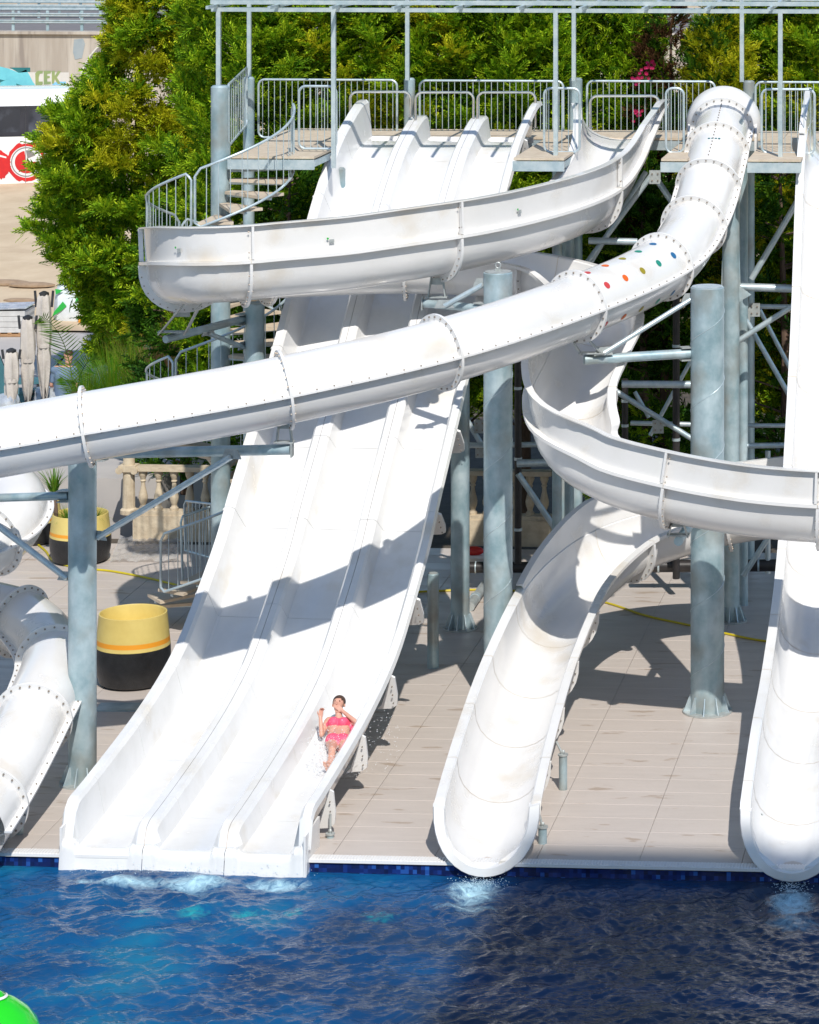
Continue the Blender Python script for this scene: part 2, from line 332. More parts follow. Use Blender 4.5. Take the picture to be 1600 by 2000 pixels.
def bolts(mb, p, nrm, r=.013, h=.016, n=6):
    r *= .85
    p = np.asarray(p, float); nrm = np.asarray(nrm, float); nrm = nrm / np.linalg.norm(nrm)
    mb.tube(p - nrm * .004, p + nrm * h, r, n)
# ================================================================= the setting
ZW = -0.17                       # water level
YB = 17.6                        # balustrade line
mb = MB(); mb.box((-2, YB / 2 + .1, -.32), (44, YB - .1, .60)); deck = struct(mb.build('pool_deck', 'joint', smooth=False))
# tiles
TW, TH = 1.383, .58
ref = G(657, 1661)
x_ref = ref[0]
tm = MB(); g = .003
tm.add([(-TW/2+g, -TH/2+g, -.02), (TW/2-g, -TH/2+g, -.02), (TW/2-g, TH/2-g, -.02), (-TW/2+g, TH/2-g, -.02),
        (-TW/2+g, -TH/2+g, .004), (TW/2-g, -TH/2+g, .004), (TW/2-g, TH/2-g, .004), (-TW/2+g, TH/2-g, .004),
        (-TW/2+g+.005, -TH/2+g+.005, .007), (TW/2-g-.005, -TH/2+g+.005, .007), (TW/2-g-.005, TH/2-g-.005, .007), (-TW/2+g+.005, TH/2-g-.005, .007)],
       [(0,1,5,4),(1,2,6,5),(2,3,7,6),(3,0,4,7),(4,5,9,8),(5,6,10,9),(6,7,11,10),(7,4,8,11),(8,9,10,11)])
tme = tm.mesh('tile', 'tile', smooth=False)
cells = []
for j in range(30):
    y = .13 + TH / 2 + j * TH
    if y > YB - .3: break
    for i in range(-12, 9):
        x = x_ref + (i + .5) * TW
        px, py, s = proj((x, y, 0))
        if -130 < px < 1720: cells.append((x, y))
rest = MB(); nt_ = 0
for x, y in cells:
    dz = rng.uniform(-.0012, .0012)
    if nt_ < 298:
        link('tile', tme, deck, mw=Matrix.Translation((x, y, dz))); nt_ += 1
    else: rest.add(tm.v[0] + np.array([x, y, dz]), tm.f)
rest.build('far_tiles', 'tile', deck, smooth=False, kind='stuff')
# pool edge: overflow grating, mosaic wall
gr = MB()
gr.box((-2, .02, -.012), (44, .20, .04)); 
edge = gr.build('overflow_channel', 'rim', deck, smooth=False)
gb = MB()
for i in range(0, 420):
    x = -9 + i * .042
    gb.box((x, .02, .012), (.024, .17, .012))
gb.build('grating_bars', 'rim', deck, smooth=False, kind='stuff')
mw_ = MB(); mw_.box((-2, .03, -1.3), (44, .16, 2.5)); struct(mw_.build('pool_wall', 'mosaic', smooth=False))
# water
nx, ny = 560, 330
xs = np.linspace(-8.0, 8.0, nx); ys = np.linspace(-.055, -9.4, ny); XX, YY = np.meshgrid(xs, ys)
Z = np.zeros_like(XX); r2 = np.random.default_rng(3)
for i in range(90):
    lam = .11 * (12 ** r2.random() ** 1.25); th = r2.normal(-1.5, .75); k = 2 * math.pi / lam
    amp = .0088 * lam ** .68 * r2.uniform(.4, 1.3)
    ph = k * (XX * math.cos(th) + YY * math.sin(th)) + r2.uniform(0, 6.3)
    mod = .55 + .45 * np.sin(XX * r2.normal(0, .9) + YY * r2.normal(0, .9) + r2.uniform(0, 6))
    Z += amp * mod * (1 - 2 * np.abs(np.sin(ph / 2)) ** 1.3)
for (px, py, amp, rad) in ((360, 1745, .05, 1.5), (935, 1750, .045, 1.0), (1545, 1765, .05, .9), (1050, 1770, .02, 1.6)):
    c = G(px, py, ZW); rr = np.hypot(XX - c[0], (YY - c[1]))
    Z += amp * np.exp(-(rr / rad) ** 2) * np.sin(9 * rr + 3 * np.sin(2 * XX))
Z = Z * np.clip((-YY) / .35, .15, 1)
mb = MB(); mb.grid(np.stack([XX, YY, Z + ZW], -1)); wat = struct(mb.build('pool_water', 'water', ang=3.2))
mb = MB(); mb.add([(-60, -9.4, ZW), (60, -9.4, ZW), (60, -80, ZW), (-60, -80, ZW)], [(3, 2, 1, 0)])
mb.add([(-60, -.055, ZW), (-8, -.055, ZW), (-8, -9.4, ZW), (-60, -9.4, ZW)], [(3, 2, 1, 0)])
mb.add([(8, -.055, ZW), (60, -.055, ZW), (60, -9.4, ZW), (8, -9.4, ZW)], [(3, 2, 1, 0)])
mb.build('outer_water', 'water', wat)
# ground beyond: soil under the trees, terrace, sand, road
ZT = 1.0
mb = MB(); mb.box((-5, YB + 300.4, -.7), (700, 600, 1.0)); struct(mb.build('ground', 'soil', smooth=False))
tl = Wz(-700, 100, 0)[0]; tr = Wz(330, 97, 0)[0]
yt0, yt1 = YB + 1.2, G(100, 642, ZT)[1]
mb = MB(); mb.box(((tl + tr) / 2, (yt0 + yt1) / 2, ZT / 2 - .1), (tr - tl, yt1 - yt0, ZT + .2 - .0)); struct(mb.build('terrace_paving', 'paving', smooth=False))
# sand sheet rising to the bus and on to the road wall
WS = 45.0
yw = Wz(100, WS, 0)[1]
n1, n2 = 60, 60
P = np.zeros((n1, n2, 3))
for i, y in enumerate(np.linspace(yt1 - .6, yw + 1, n1)):
    for j, x in enumerate(np.linspace(-75, 45, n2)):
        t = (y - yt1) / (yw - yt1)
        P[i, j] = (x, y, ZT + .04 + 1.25 * min(1, max(0, t) * 2.2) ** .9 + .05 * math.sin(x * 1.3 + y) * math.sin(y * .9) + rng.normal(0, .012))
mb = MB(); mb.grid(P); struct(mb.build('sandy_lot', 'sand'))
mb = MB(); mb.box((-10, yw + 9, zof(62, WS) - .30), (220, 17, .5)); struct(mb.build('road', 'asphalt', smooth=False))
mb = MB(); mb.box((-10, yw + 60, zof(62, WS) - .6), (260, 84, .5)); struct(mb.build('far_roadside', 'sand', smooth=False))
# ================================================================= slides: shared pieces
def shell(pts, th):      # open polyline (u,v) top surface -> closed section with thickness below/outside
    pts = np.asarray(pts, float); t = np.gradient(pts, axis=0); n = np.stack([t[:, 1], -t[:, 0]], 1); n /= np.linalg.norm(n, axis=1)[:, None] + 1e-9
    return [tuple(p) for p in pts] + [tuple(p) for p in (pts + n * th)[::-1]]
# ---------------------------------------------------------------- triple slide
V3 = 2250.0; SB = 145.5; KC = (V3 - 356) / SB
prof = [(105.2, 8.68), (106.2, 8.68), (107.5, 8.56), (109.2, 8.18), (111.4, 7.46), (113.5, 6.60), (115.7, 5.70), (117.4, 5.04), (120.4, 4.03), (122.8, 3.27),
        (124.5, 2.70), (126.9, 2.12), (129.6, 1.57), (132.3, 1.25), (135.7, 1.0), (139.8, .80), (143.1, .67), (145.2, .62)]
PT = resample(catmull([Wz(V3 - s * KC, s, z) for s, z in prof], 12), .12)
FT = frames(PT)
ax_s = FT[-1][1]
# frames: heading toward the viewer -> side points to the viewer's left (u>0 = photo left)
HW = 1.705; LW = 2 * HW / 3
def lane_section(k, ho, hr, horn):       # k=0 photo-left lane .. 2 photo-right
    uc = HW - LW * (k + .5)              # lane centre
    fl = -.56
    def wall(outer, sgn):
        h = ho if outer else hr
        if outer: return [(uc + sgn * LW / 2, h - .05), (uc + sgn * (LW / 2 - .01), h), (uc + sgn * (LW / 2 - .10), h), (uc + sgn * (LW / 2 - .125), h - .03), (uc + sgn * (LW / 2 - .185), fl + .10), (uc + sgn * (LW / 2 - .21), fl + .03), (uc + sgn * (LW / 2 - .26), fl)]
        return [(uc + sgn * (LW / 2 - .004), h), (uc + sgn * (LW / 2 - .10), h), (uc + sgn * (LW / 2 - .115), h - .02), (uc + sgn * (LW / 2 - .165), fl + .07), (uc + sgn * (LW / 2 - .19), fl + .02), (uc + sgn * (LW / 2 - .235), fl)]
    a = wall(k == 0, 1); b = wall(k == 2, -1)
    top = a + [(uc, fl - .004)] + b[::-1]
    return shell(top[::-1], -.03) if False else shell(top, .03)
trip = thing('triple_racing_slide', 'wide white three-lane slide running straight down to the pool', 'water slide', PT[-1])
segs = [0]; L = .12
SEG = 14
n = len(PT); cuts = list(range(0, n - 6, SEG)) + [n - 1]
def hts(i):       # outer and ridge heights along the run, horns at the top
    d = i * .12
    horn = max(0, 1 - d / 1.25); h2 = horn * horn * (3 - 2 * horn)
    e = (n - 1 - i) * .12
    rnd = 0 if e > .34 else -(.34 - math.sqrt(max(0, .34 ** 2 - (.34 - e) ** 2)))
    return .18 * h2 + rnd * 1.25, -.26 + .16 * h2 + rnd * .70
for k in range(3):
    for a, b in zip(cuts[:-1], cuts[1:]):
        fr = []; se = []
        for i in range(a, b + 1):
            P, sd, up, T = FT[i]
            off = .003 if i == a and a else (-.003 if i == b and b < n - 1 else 0)
            fr.append((P + T * off, sd, up, T)); ho, hr = hts(i); se.append(lane_section(k, ho, hr, 0))
        MB().sweep(fr, se).build('lane_section', 'gelin', trip, ang=.5)
    for a in cuts[1:-1]:
        P, sd, up, T = FT[a]; ho, hr = hts(a)
        sec = lane_section(k, ho, hr, 0); m = len(sec) // 2; top = np.array(sec[:m])
        vs = []
        for sg in (-.009, .009): vs += [P + T * sg + sd * u + up * (v + .0022) for u, v in top]
        MB().add(vs, [(j, j + 1, m + j + 1, m + j) for j in range(m - 1)]).build('joint_seal', 'seal', trip)
for kk in (1, 2):     # sealed seam along each ridge
    u = HW - LW * kk; vs = []; idx = list(range(0, n))
    for i in idx:
        P, sd, up, T = FT[i]; h = hts(i)[1]; vs += [P + sd * (u - .008) + up * (h + .002), P + sd * (u + .008) + up * (h + .002)]
    MB().add(vs, [(2 * j, 2 * j + 1, 2 * j + 3, 2 * j + 2) for j in range(len(idx) - 1)]).build('ridge_seam', 'seal', trip)
# lip curling into the water at the foot
P, sd, up, T = FT[-1]
for k in range(3):
    ho, hr = hts(n - 1); sec = lane_section(k, ho, hr, 0); m = len(sec) // 2; top = np.array(sec[:m]); rows = []
    def tt(u, t): return t + max(0., (-.13 - (P[1] + sd[1] * u + T[1] * .09)) / T[1])
    for t, dv in ((-.01, 0), (.03, -.006), (.065, -.03), (.083, -.07), (.09, -.12)): rows.append([P + T * (t if t < 0 else tt(u, t)) + sd * u + up * (v + dv) for u, v in top])
    rows.append([np.array([*(P + T * tt(u, .09) + sd * u)[:2], ZW - .12]) for u, v in top])
    MB().grid(rows).build('foot_lip', 'gelin', trip, ang=.8)
for sg in (1, -1):        # closing cheek under the outer wall at the foot
    MB().box(P + sd * sg * (HW - .02) + ZUP * (-.52) - T * .25, (.68, .03, .55), (T, sd, ZUP)).build('foot_cheek', 'gel', trip, smooth=False)
for k in range(3):        # raised sill closing each lane's upper end
    P0, s0, u0, t0 = FT[0]; uc = HW - LW * (k + .5)
    MB().box(P0 + s0 * uc + u0 * (-.52) - t0 * .03, (LW - .30, .07, .10), (s0, t0, u0)).build('entry_sill', 'rim', trip, smooth=False)
# outer flanges under the photo-right wall, with bolts
bl = MB()
for a in cuts[1:-1]:
    P, sd, up, T = FT[a]
    for sgn in (-1, 1):
        u0 = sgn * (HW - .03)
        poly = [(u0, -.04), (u0 + sgn * .10, -.10), (u0 + sgn * .12, -.40), (u0 + sgn * .10, -.56), (u0 + sgn * .02, -.62), (u0 - sgn * .20, -.64), (u0 - sgn * .14, -.58), (u0, -.2)]
        MB().prism(poly, P - T * .02, sd, up, .04).build('joint_flange', 'rim', trip, smooth=False)
        for v in (-.22, -.36, -.5): bolts(bl, P + sd * (u0 + sgn * .06) + up * v + T * .02, T)
bl.build('flange_bolts', 'bolt', trip, kind='stuff')
# ---------------------------------------------------------------- open flume generator
def flume_section(a=.58, b=.68, rimw=.14, th=.025, t0=0.):
    vv = lambda t: -.06 - (b - .06) * math.sin(t) ** .8
    ts = [t0 + (math.pi - 2 * t0) * i / 12 for i in range(13)]; rv = vv(t0) + .06; ra = a * math.cos(t0)
    pts = [(ra + rimw, rv - .05), (ra + rimw, rv), (ra + .02, rv), (ra, rv - .02)] + [(a * math.cos(t), vv(t)) for t in ts]
    pts += [(-ra, rv - .02), (-ra - .02, rv), (-ra - rimw, rv), (-ra - rimw, rv - .05)]
    out = [(-ra - rimw + .02, rv - .05), (-ra - th - .01, rv - .03)]
    out += [((a + th) * math.cos(t), vv(t) - th * math.sin(t)) for t in ts[::-1]]
    out += [(ra + th + .01, rv - .03), (ra + rimw - .02, rv - .05)]
    return pts + out
FOOT = .46
def t_foot(e): return 0. if e >= FOOT else math.asin(min(.96, 1 - e / FOOT) ** 1.15)
FS = flume_section()
def add_flume(root, FR, cuts, hl, hr, pm='gel', bo=None, seams=True, wid=lambda i: 0.):
    n = len(FR)
    for a, b in zip(cuts[:-1], cuts[1:]):
        MB().sweep([(FR[i][0] + FR[i][3] * (.003 if i == a else (-.003 if i == b else 0)), FR[i][1] * (1 + wid(i)), *FR[i][2:]) for i in range(a, b + 1)], [flume_section(t0=t_foot((n - 1 - i) * .13)) for i in range(a, b + 1)]).build('flume_section', pm, root, ang=.7)
        for sgn, hf in ((1, hr), (-1, hl)):
            ii = [i for i in range(a, b + 1) if hf(i) > .03]
            if len(ii) < 2: continue
            se = []
            for i in ii:
                h = hf(i); u = .615
                q = [(u, .002), (u + .03, h), (u + .11, h + .005), (u + .11, h + .025), (u, h + .025), (u - .025, .002)]
                se.append([(sgn * x, y) for x, y in q])
            MB().sweep([(FR[i][0], FR[i][1] * (1 + wid(i)), *FR[i][2:]) for i in ii], se).build('side_wall', pm, root, ang=.5)
    for a in cuts[1:-1]:
        P, sd, up, T = FR[a]
        # ring flange under the bowl
        ring = []
        inn = []; ot = []
        for i in range(0, 17):
            t = math.pi * i / 16
            inn.append((.595 * math.cos(t), -.06 - .635 * math.sin(t) ** .8)); ot.append((.73 * math.cos(t), -.06 - .765 * math.sin(t) ** .85))
        poly = inn + ot[::-1]; m = len(poly)
        v = [P + sd * x + up * y - T * .022 for x, y in poly] + [P + sd * x + up * y + T * .022 for x, y in poly]
        q = 17
        fs = []
        for j in range(q - 1):
            fs += [(j, j + 1, m - 2 - j, m - 1 - j), (m + j + 1, m + j, 2 * m - 1 - j, 2 * m - 2 - j)]
        fs += [(j, (j + 1) % m, m + (j + 1) % m, m + j) for j in range(m)]
        MB().add(v, fs).build('joint_flange', 'rim', root, ang=.5)
        for sgn, hf in ((1, hr), (-1, hl)):
            h = hf(a)
            if h > .08:
                poly = [(sgn * .64, .0), (sgn * .71, .01), (sgn * .735, h), (sgn * .66, h)]
                MB().prism(poly, P - T * .018, sd, up, .036).build('wall_rib', 'rim', root, smooth=False)
                if bo is not None:
                    for vv in (.12, h - .08): bolts(bo, P + sd * sgn * .70 + up * vv + T * .02, T); bolts(bo, P + sd * sgn * .70 + up * vv - T * .02, -T)
        if bo is not None:
            for i in range(1, 16):
                t = math.pi * i / 16; x, y = .685 * math.cos(t), -.06 - .72 * math.sin(t) ** .83
                bolts(bo, P + sd * x + up * y + T * .022, T); bolts(bo, P + sd * x + up * y - T * .022, -T)
        # seam inside and on rims
        m2 = 21; top = np.array(FS[:21]); vs = []
        for sg in (-.007, .007): vs += [P + T * sg + sd * u * (1 if abs(u) > .59 else .996) + up * (v_ + .003) for u, v_ in top]
        if seams: MB().add(vs, [(j, j + 1, m2 + j + 1, m2 + j) for j in range(m2 - 1)]).build('joint_seal', 'seal2', root)
# ---------------------------------------------------------------- serpentine flume
def wb(px, s, yb): p = W(px, yb, s); p[2] += .68; return p       # control: photo x, scale, photo y of the bowl's bottom
cp = [wb(1212, 105.4, 272), wb(1208, 107.2, 296), wb(1198, 109.1, 340), wb(1180, 111, 388), wb(1146, 113.2, 436), wb(1085, 116, 471), wb(985, 119, 503), wb(850, 122.2, 534), wb(680, 123.8, 562), wb(520, 124.8, 578),
      wb(425, 125.3, 586), wb(374, 123.6, 590), wb(364, 121, 592), wb(420, 118.4, 588), wb(560, 116.5, 578), wb(760, 115.7, 570), wb(930, 115.6, 574), wb(1040, 116.2, 586),
      wb(1120, 117.5, 612), wb(1162, 120.5, 655), wb(1168, 122.5, 715), wb(1138, 124.5, 785), wb(1112, 126.5, 855), wb(1130, 129, 925), wb(1205, 130, 980), wb(1320, 130.8, 1015), wb(1450, 131.4, 1040),
      wb(1600, 132, 1055), wb(1740, 131.8, 1058), wb(1830, 129, 1050), wb(1840, 123.5, 1038), wb(1770, 119, 1030), wb(1620, 117, 1035), wb(1500, 116.4, 1047), wb(1400, 116.3, 1063),
      wb(1310, 116.8, 1088), wb(1220, 118.2, 1122), wb(1158, 120.2, 1165), wb(1106, 123, 1222), wb(1071, 126.5, 1290), wb(1030, 131, 1390), wb(995, 136.5, 1500), wb(968, 141.5, 1600), wb(952, 145, 1680), wb(948, 146.6, 1722)]
cp[-2][2] = .70; cp[-1][2] = .65
PS = resample(catmull(cp, 10), .13); FRS = frames(PS); nS = len(PS)
bo = MB()
def near(px, py, lo, hi, dz=.68):
    best = None
    for i in range(lo, hi):
        q = proj(PS[i] - np.array([0, 0, dz])); d = (q[0] - px) ** 2 + (q[1] - py) ** 2
        if best is None or d < best[0]: best = (d, i)
    return best[1]
ia = min(range(nS // 2), key=lambda i: proj(PS[i])[0])
i1 = near(1168, 715, nS // 4, nS * 3 // 4)      # where the outer wall changes side
i2 = near(1092, 1235, nS // 2, nS)
def hl(i):
    if i < 20: return .04 + .48 * (i / 20)
    return float(np.clip((ia + 20 - i) / 13, 0, 1)) * .52
def hrr(i):
    if i < 26: return 0.
    return float(np.clip((i - i1 + 4) / 10, 0, 1) * np.clip((i2 + 2 - i) / 20, 0, 1)) * .47
ia = min(range(nS // 2), key=lambda i: proj(PS[i])[0])
jx = [near(1158, 470, 10, ia), near(850, 535, 10, ia), near(475, 582, 10, ia), ia, near(520, 583, ia + 5, i1), near(800, 574, ia + 5, i1), near(1060, 592, ia + 5, i1),
      near(1163, 690, 50, nS * 2 // 3), near(1112, 840, 60, nS * 2 // 3), near(1322, 1015, 60, nS * 3 // 4), near(1600, 1055, 60, nS * 3 // 4), near(1840, 1040, 60, nS), near(1620, 1035, nS // 2, nS), near(1415, 1062, nS // 2, nS), near(1215, 1125, nS // 2, nS),
      near(1075, 1265, nS // 2, nS), near(1036, 1370, nS // 2, nS), near(1005, 1470, nS // 2, nS), near(975, 1570, nS // 2, nS)]
cutsS = [0] + sorted(set(jx)) + [nS - 1]
ser = thing('serpentine_flume_slide', 'winding open white flume looping over the three-lane slide into the pool', 'water slide', PS[-1])
add_flume(ser, FRS, cutsS, hl, hrr, 'gel', bo, wid=lambda i: .26 * max(0., 1 - i / 18) ** 1.3)
bo.build('flange_bolts', 'bolt', ser, kind='stuff')
# inspection stickers with green dots on the outer walls
for px, py in ((352, 491), (655, 435), (1018, 425), (1165, 883), (1525, 957)):
    rng_ = range(3, ia) if py < 600 else range(i1 + 6, i2)
    i = min(rng_, key=lambda q: (proj(FRS[q][0] + FRS[q][1] * (-.655 if q < i1 else .655) + FRS[q][2] * .18)[0] - px) ** 2)
    P, sd, up, T = FRS[i]; sg = -1 if i < i1 else 1
    c = P + sd * sg * .655 + up * .18
    MB().box(c, (.075, .012, .055), (T, sd, up)).build('sticker', 'plate', ser, smooth=False)
    MB().tube(c + T * .06 + up * .045 - sd * .01, c + T * .06 + up * .045 + sd * sg * .012, .018, 10).build('green_dot', 'bagreen', ser)
# thick rounded rim at the foot of the flume
def foot_rim(root, fr):
    P, sd, up, T = fr
    q = []
    for i in range(0, 21):
        t = math.pi * i / 20; q.append((math.cos(t), math.sin(t)))
    inn = [(.565 * c, -.03 - .64 * s ** .8) for c, s in q]; ot = [(.72 * c, .004 - .80 * s ** .85) for c, s in q]; sh = [-FOOT * (1 - s ** .9) for c, s in q]
    mbb = MB(); m = 21; vs = []
    for off, rr in ((-.07, 0), (.05, 0), (.075, .02)):
        vs += [P + T * (off + z) + sd * x * (1 + rr) + up * y for (x, y), z in zip(inn, sh)]
        vs += [P + T * (off + z) + sd * x * (1 - rr) + up * y * (1 - rr) for (x, y), z in zip(ot, sh)]
    fs = []
    for l in range(2):
        b0 = l * 2 * m; b1 = b0 + 2 * m
        for j in range(m - 1): fs += [(b0 + j, b1 + j, b1 + j + 1, b0 + j + 1), (b0 + m + j, b0 + m + j + 1, b1 + m + j + 1, b1 + m + j)]
        for j in (0, m - 1): fs.append((b0 + j, b1 + j, b1 + m + j, b0 + m + j))
    b2 = 4 * m; fs += [(j, j + 1, m + j + 1, m + j) for j in range(m - 1)] + [(b2 + j, b2 + m + j, b2 + m + j + 1, b2 + j + 1) for j in range(m - 1)]
    mbb.add(vs, fs).build('foot_rim', 'rim', root, ang=.9)
foot_rim(ser, FRS[-1])
# ---------------------------------------------------------------- straight speed slide at the right
V2, k2 = 1933.0, (1933 - 1546) / 147.0
p2 = [(107, 8.62), (110, 8.60), (112, 8.28), (113.5, 7.4), (115.6, 5.75), (118, 4.5), (120.5, 3.45), (123.4, 2.55), (127, 1.95), (133, 1.45), (139, 1.20), (143.5, .88), (146, .69), (147.2, .65)]
P2 = resample(catmull([Wz(V2 - s * k2, s, z) for s, z in p2], 12), .13); F2 = frames(P2); n2_ = len(P2)
spd = thing('straight_speed_slide', 'straight steep white open slide at the right edge of the scene', 'water slide', P2[-1])
bo = MB(); c2 = list(range(0, n2_ - 8, 13)) + [n2_ - 1]
add_flume(spd, F2, c2, lambda i: max(0, .55 * (1 - i / 16)), lambda i: max(0, .55 * (1 - i / 16)), 'gelin', bo)
bo.build('flange_bolts', 'bolt', spd, kind='stuff'); foot_rim(spd, F2[-1])
# ---------------------------------------------------------------- enclosed tube slide
TR = .485
rp = [(1414, 225, 106), (1410, 252, 108.3), (1400, 297, 110.6), (1383, 365, 113.2), (1358, 440, 115.6), (1295, 520, 120), (1128, 598, 126.2), (862, 687, 133.6), (550, 763, 137.4), (168, 833, 139.6), (-120, 880, 139.6)]
cpt = [W(*q) for q in rp]
# helix out of frame on the left, two turns, then the exit run
hc = Wz(-178, 129.5, 0); rad = 1.55
z0 = cpt[-1][2] - .25
for k, ang in enumerate(range(250, -291, -45)):      # clockwise seen from above
    a = R(ang); t = k / 14
    p = hc + RT * rad * math.cos(a) + FW * rad * math.sin(a); p[2] = z0 - 3.7 * t; cpt.append(p)
cpt += [W(50, 1222, 126), W(104, 1282, 130), W(92, 1345, 134), W(50, 1430, 138), W(-5, 1540, 142), W(-60, 1640, 146)]
cpt[-1][2] = .42
PTu = resample(catmull(cpt, 10), .12)
# smooth heights
for _ in range(30): PTu[1:-1, 2] = (PTu[:-2, 2] + 2 * PTu[1:-1, 2] + PTu[2:, 2]) / 4
FTu = frames(PTu); nT = len(PTu)
def nearT(px, py, lo=0, hi=None):
    return min(range(lo, hi or nT), key=lambda i: (proj(PTu[i])[0] - px) ** 2 + (proj(PTu[i])[1] - py) ** 2)
tub = thing('enclosed_tube_slide', 'closed white tube slide sweeping across the front of the tower', 'water slide', PTu[-1])
h9 = nearT(-120, 880)
ringsT = [nearT(px, py, 0, h9 + 3) for px, py, s in rp[1:]]
i = ringsT[-1]
while i + 17 < nT - 2: i += 17; ringsT.append(i)
ringsT = sorted(set([1] + ringsT + [nT - 1])); bo = MB()
circ = [(TR * math.cos(2 * math.pi * k / 40), TR * math.sin(2 * math.pi * k / 40)) for k in range(40)]
for a, b in zip(ringsT[:-1], ringsT[1:]):
    MB().sweep(FTu[a:b + 1], circ, cap=False).build('tube_section', 'gel', tub)
    for sg in (1, -1):
        MB().sweep(FTu[a:b + 1], [(sg * (TR - .01), -.014), (sg * (TR + .09), -.014), (sg * (TR + .09), .014), (sg * (TR - .01), .014)]).build('side_flange', 'rim', tub, smooth=False)
        for i in range(a + 1, b, 2):
            P, sd, up, T = FTu[i]; bolts(bo, P + sd * sg * (TR + .045) + up * .014, up, .014, .018); bolts(bo, P + sd * sg * (TR + .045) - up * .014, -up, .014, .018)
def ring(P, sd, up, T, r0, r1, th, root, name='ring_flange', m='rim'):
    q = 40; vs = []
    for rr, o in ((r0, -th), (r1, -th), (r1, th), (r0, th)):
        vs += [P + T * o + rr * (sd * math.cos(2 * math.pi * k / q) + up * math.sin(2 * math.pi * k / q)) for k in range(q)]
    MB().add(vs, [(a * q + k, a * q + (k + 1) % q, ((a + 1) % 4) * q + (k + 1) % q, ((a + 1) % 4) * q + k) for a in range(4) for k in range(q)]).build(name, m, root, ang=.5)
for a in ringsT[1:-1]:
    ring(*FTu[a], TR - .01, TR + .09, .02, tub); P, sd, up, T = FTu[a]
    for k in range(24):
        d = sd * math.cos(2 * math.pi * k / 24) + up * math.sin(2 * math.pi * k / 24)
        bolts(bo, P + d * (TR + .05) + T * .02, T, .017, .016); bolts(bo, P + d * (TR + .05) - T * .02, -T, .017, .016)
bo.build('flange_bolts', 'bolt', tub, kind='stuff')
# seam and nut line on the first two sections' crown, small printed label
sm = MB()
for i in range(ringsT[1] - 2, ringsT[3]):
    P, sd, up, T = FTu[i]
    bolts(sm, P + up * TR, up, .012, .02)
sm.build('crown_bolts', 'bolt', tub, kind='stuff')
i = (ringsT[2] + ringsT[3]) // 2; P, sd, up, T = FTu[i - 1]
for o in (-.07, -.01, .05, .11):
    MB().box(P + up * (TR + .001) - sd * o, (.04, .03, .006), (sd, T, up)).build('printed_mark', 'dteal', tub, smooth=False)
# coloured dots on the curved section
dots = [M['redprint'], mat('dot red', (.55, .05, .05)), mat('dot orange', (.72, .12, .005)), mat('dot olive', (.30, .24, .01)), mat('dot teal', (.01, .24, .17)), mat('dot blue', (.01, .12, .28))]
a, b = ringsT[5], ringsT[6]
for row, ang in enumerate((38, 84, -38, 130)):       # angle above the viewer-side horizontal
    for k in range(5):
        t = (k + .6 + .1 * row) / 5.2; i = a + (b - a) * t; j = int(i); P, sd, up, T = FTu[j]; P = P + T * (i - j) * .12
        th = R(ang); side = -1 if (sd @ FW) > 0 else 1
        vs = [None]; rr = .062; pts = []
        for q in range(14):
            x = rr * math.cos(2 * math.pi * q / 14); y = rr * math.sin(2 * math.pi * q / 14) / TR
            for rad_ in (TR + .0035,): pts.append(P + T * x + rad_ * (sd * side * math.cos(th + y) + up * math.sin(th + y)))
        c = P + (TR + .004) * (sd * side * math.cos(th) + up * math.sin(th)); pts.append(c)
        MB().add(pts, [(q, (q + 1) % 14, 14) for q in range(14)]).build('dot_decal', dots[5 - k], tub)
# entrance hood on the deck
i0 = ringsT[1]; P, sd, up, T = FTu[i0]
hood = []
for off, rr in ((0, TR + .02), (-.10, TR + .05), (-.22, TR + .13), (-.34, TR + .18), (-.62, TR + .20), (-.64, TR + .17), (-.6, TR + .15)):
    row = []
    for q in range(0, 33):
        t = R(-12 + 204 * q / 32); row.append(P + T * off * np.array([1, 1, .35]) + rr * (sd * math.cos(t) + ZUP * math.sin(t)))
    hood.append(row)
MB().grid(hood).build('entrance_hood', 'rim', tub)
for sg in (1, -1):
    o = P + sd * sg * (TR + .12)
    MB().prism([(.02, -.55), (-.62, -.55), (-.62, .06), (-.2, .06), (.02, -.15)], o - sd * .02, T * np.array([1, 1, 0]), ZUP, .04).build('hood_cheek', 'rim', tub, smooth=False)
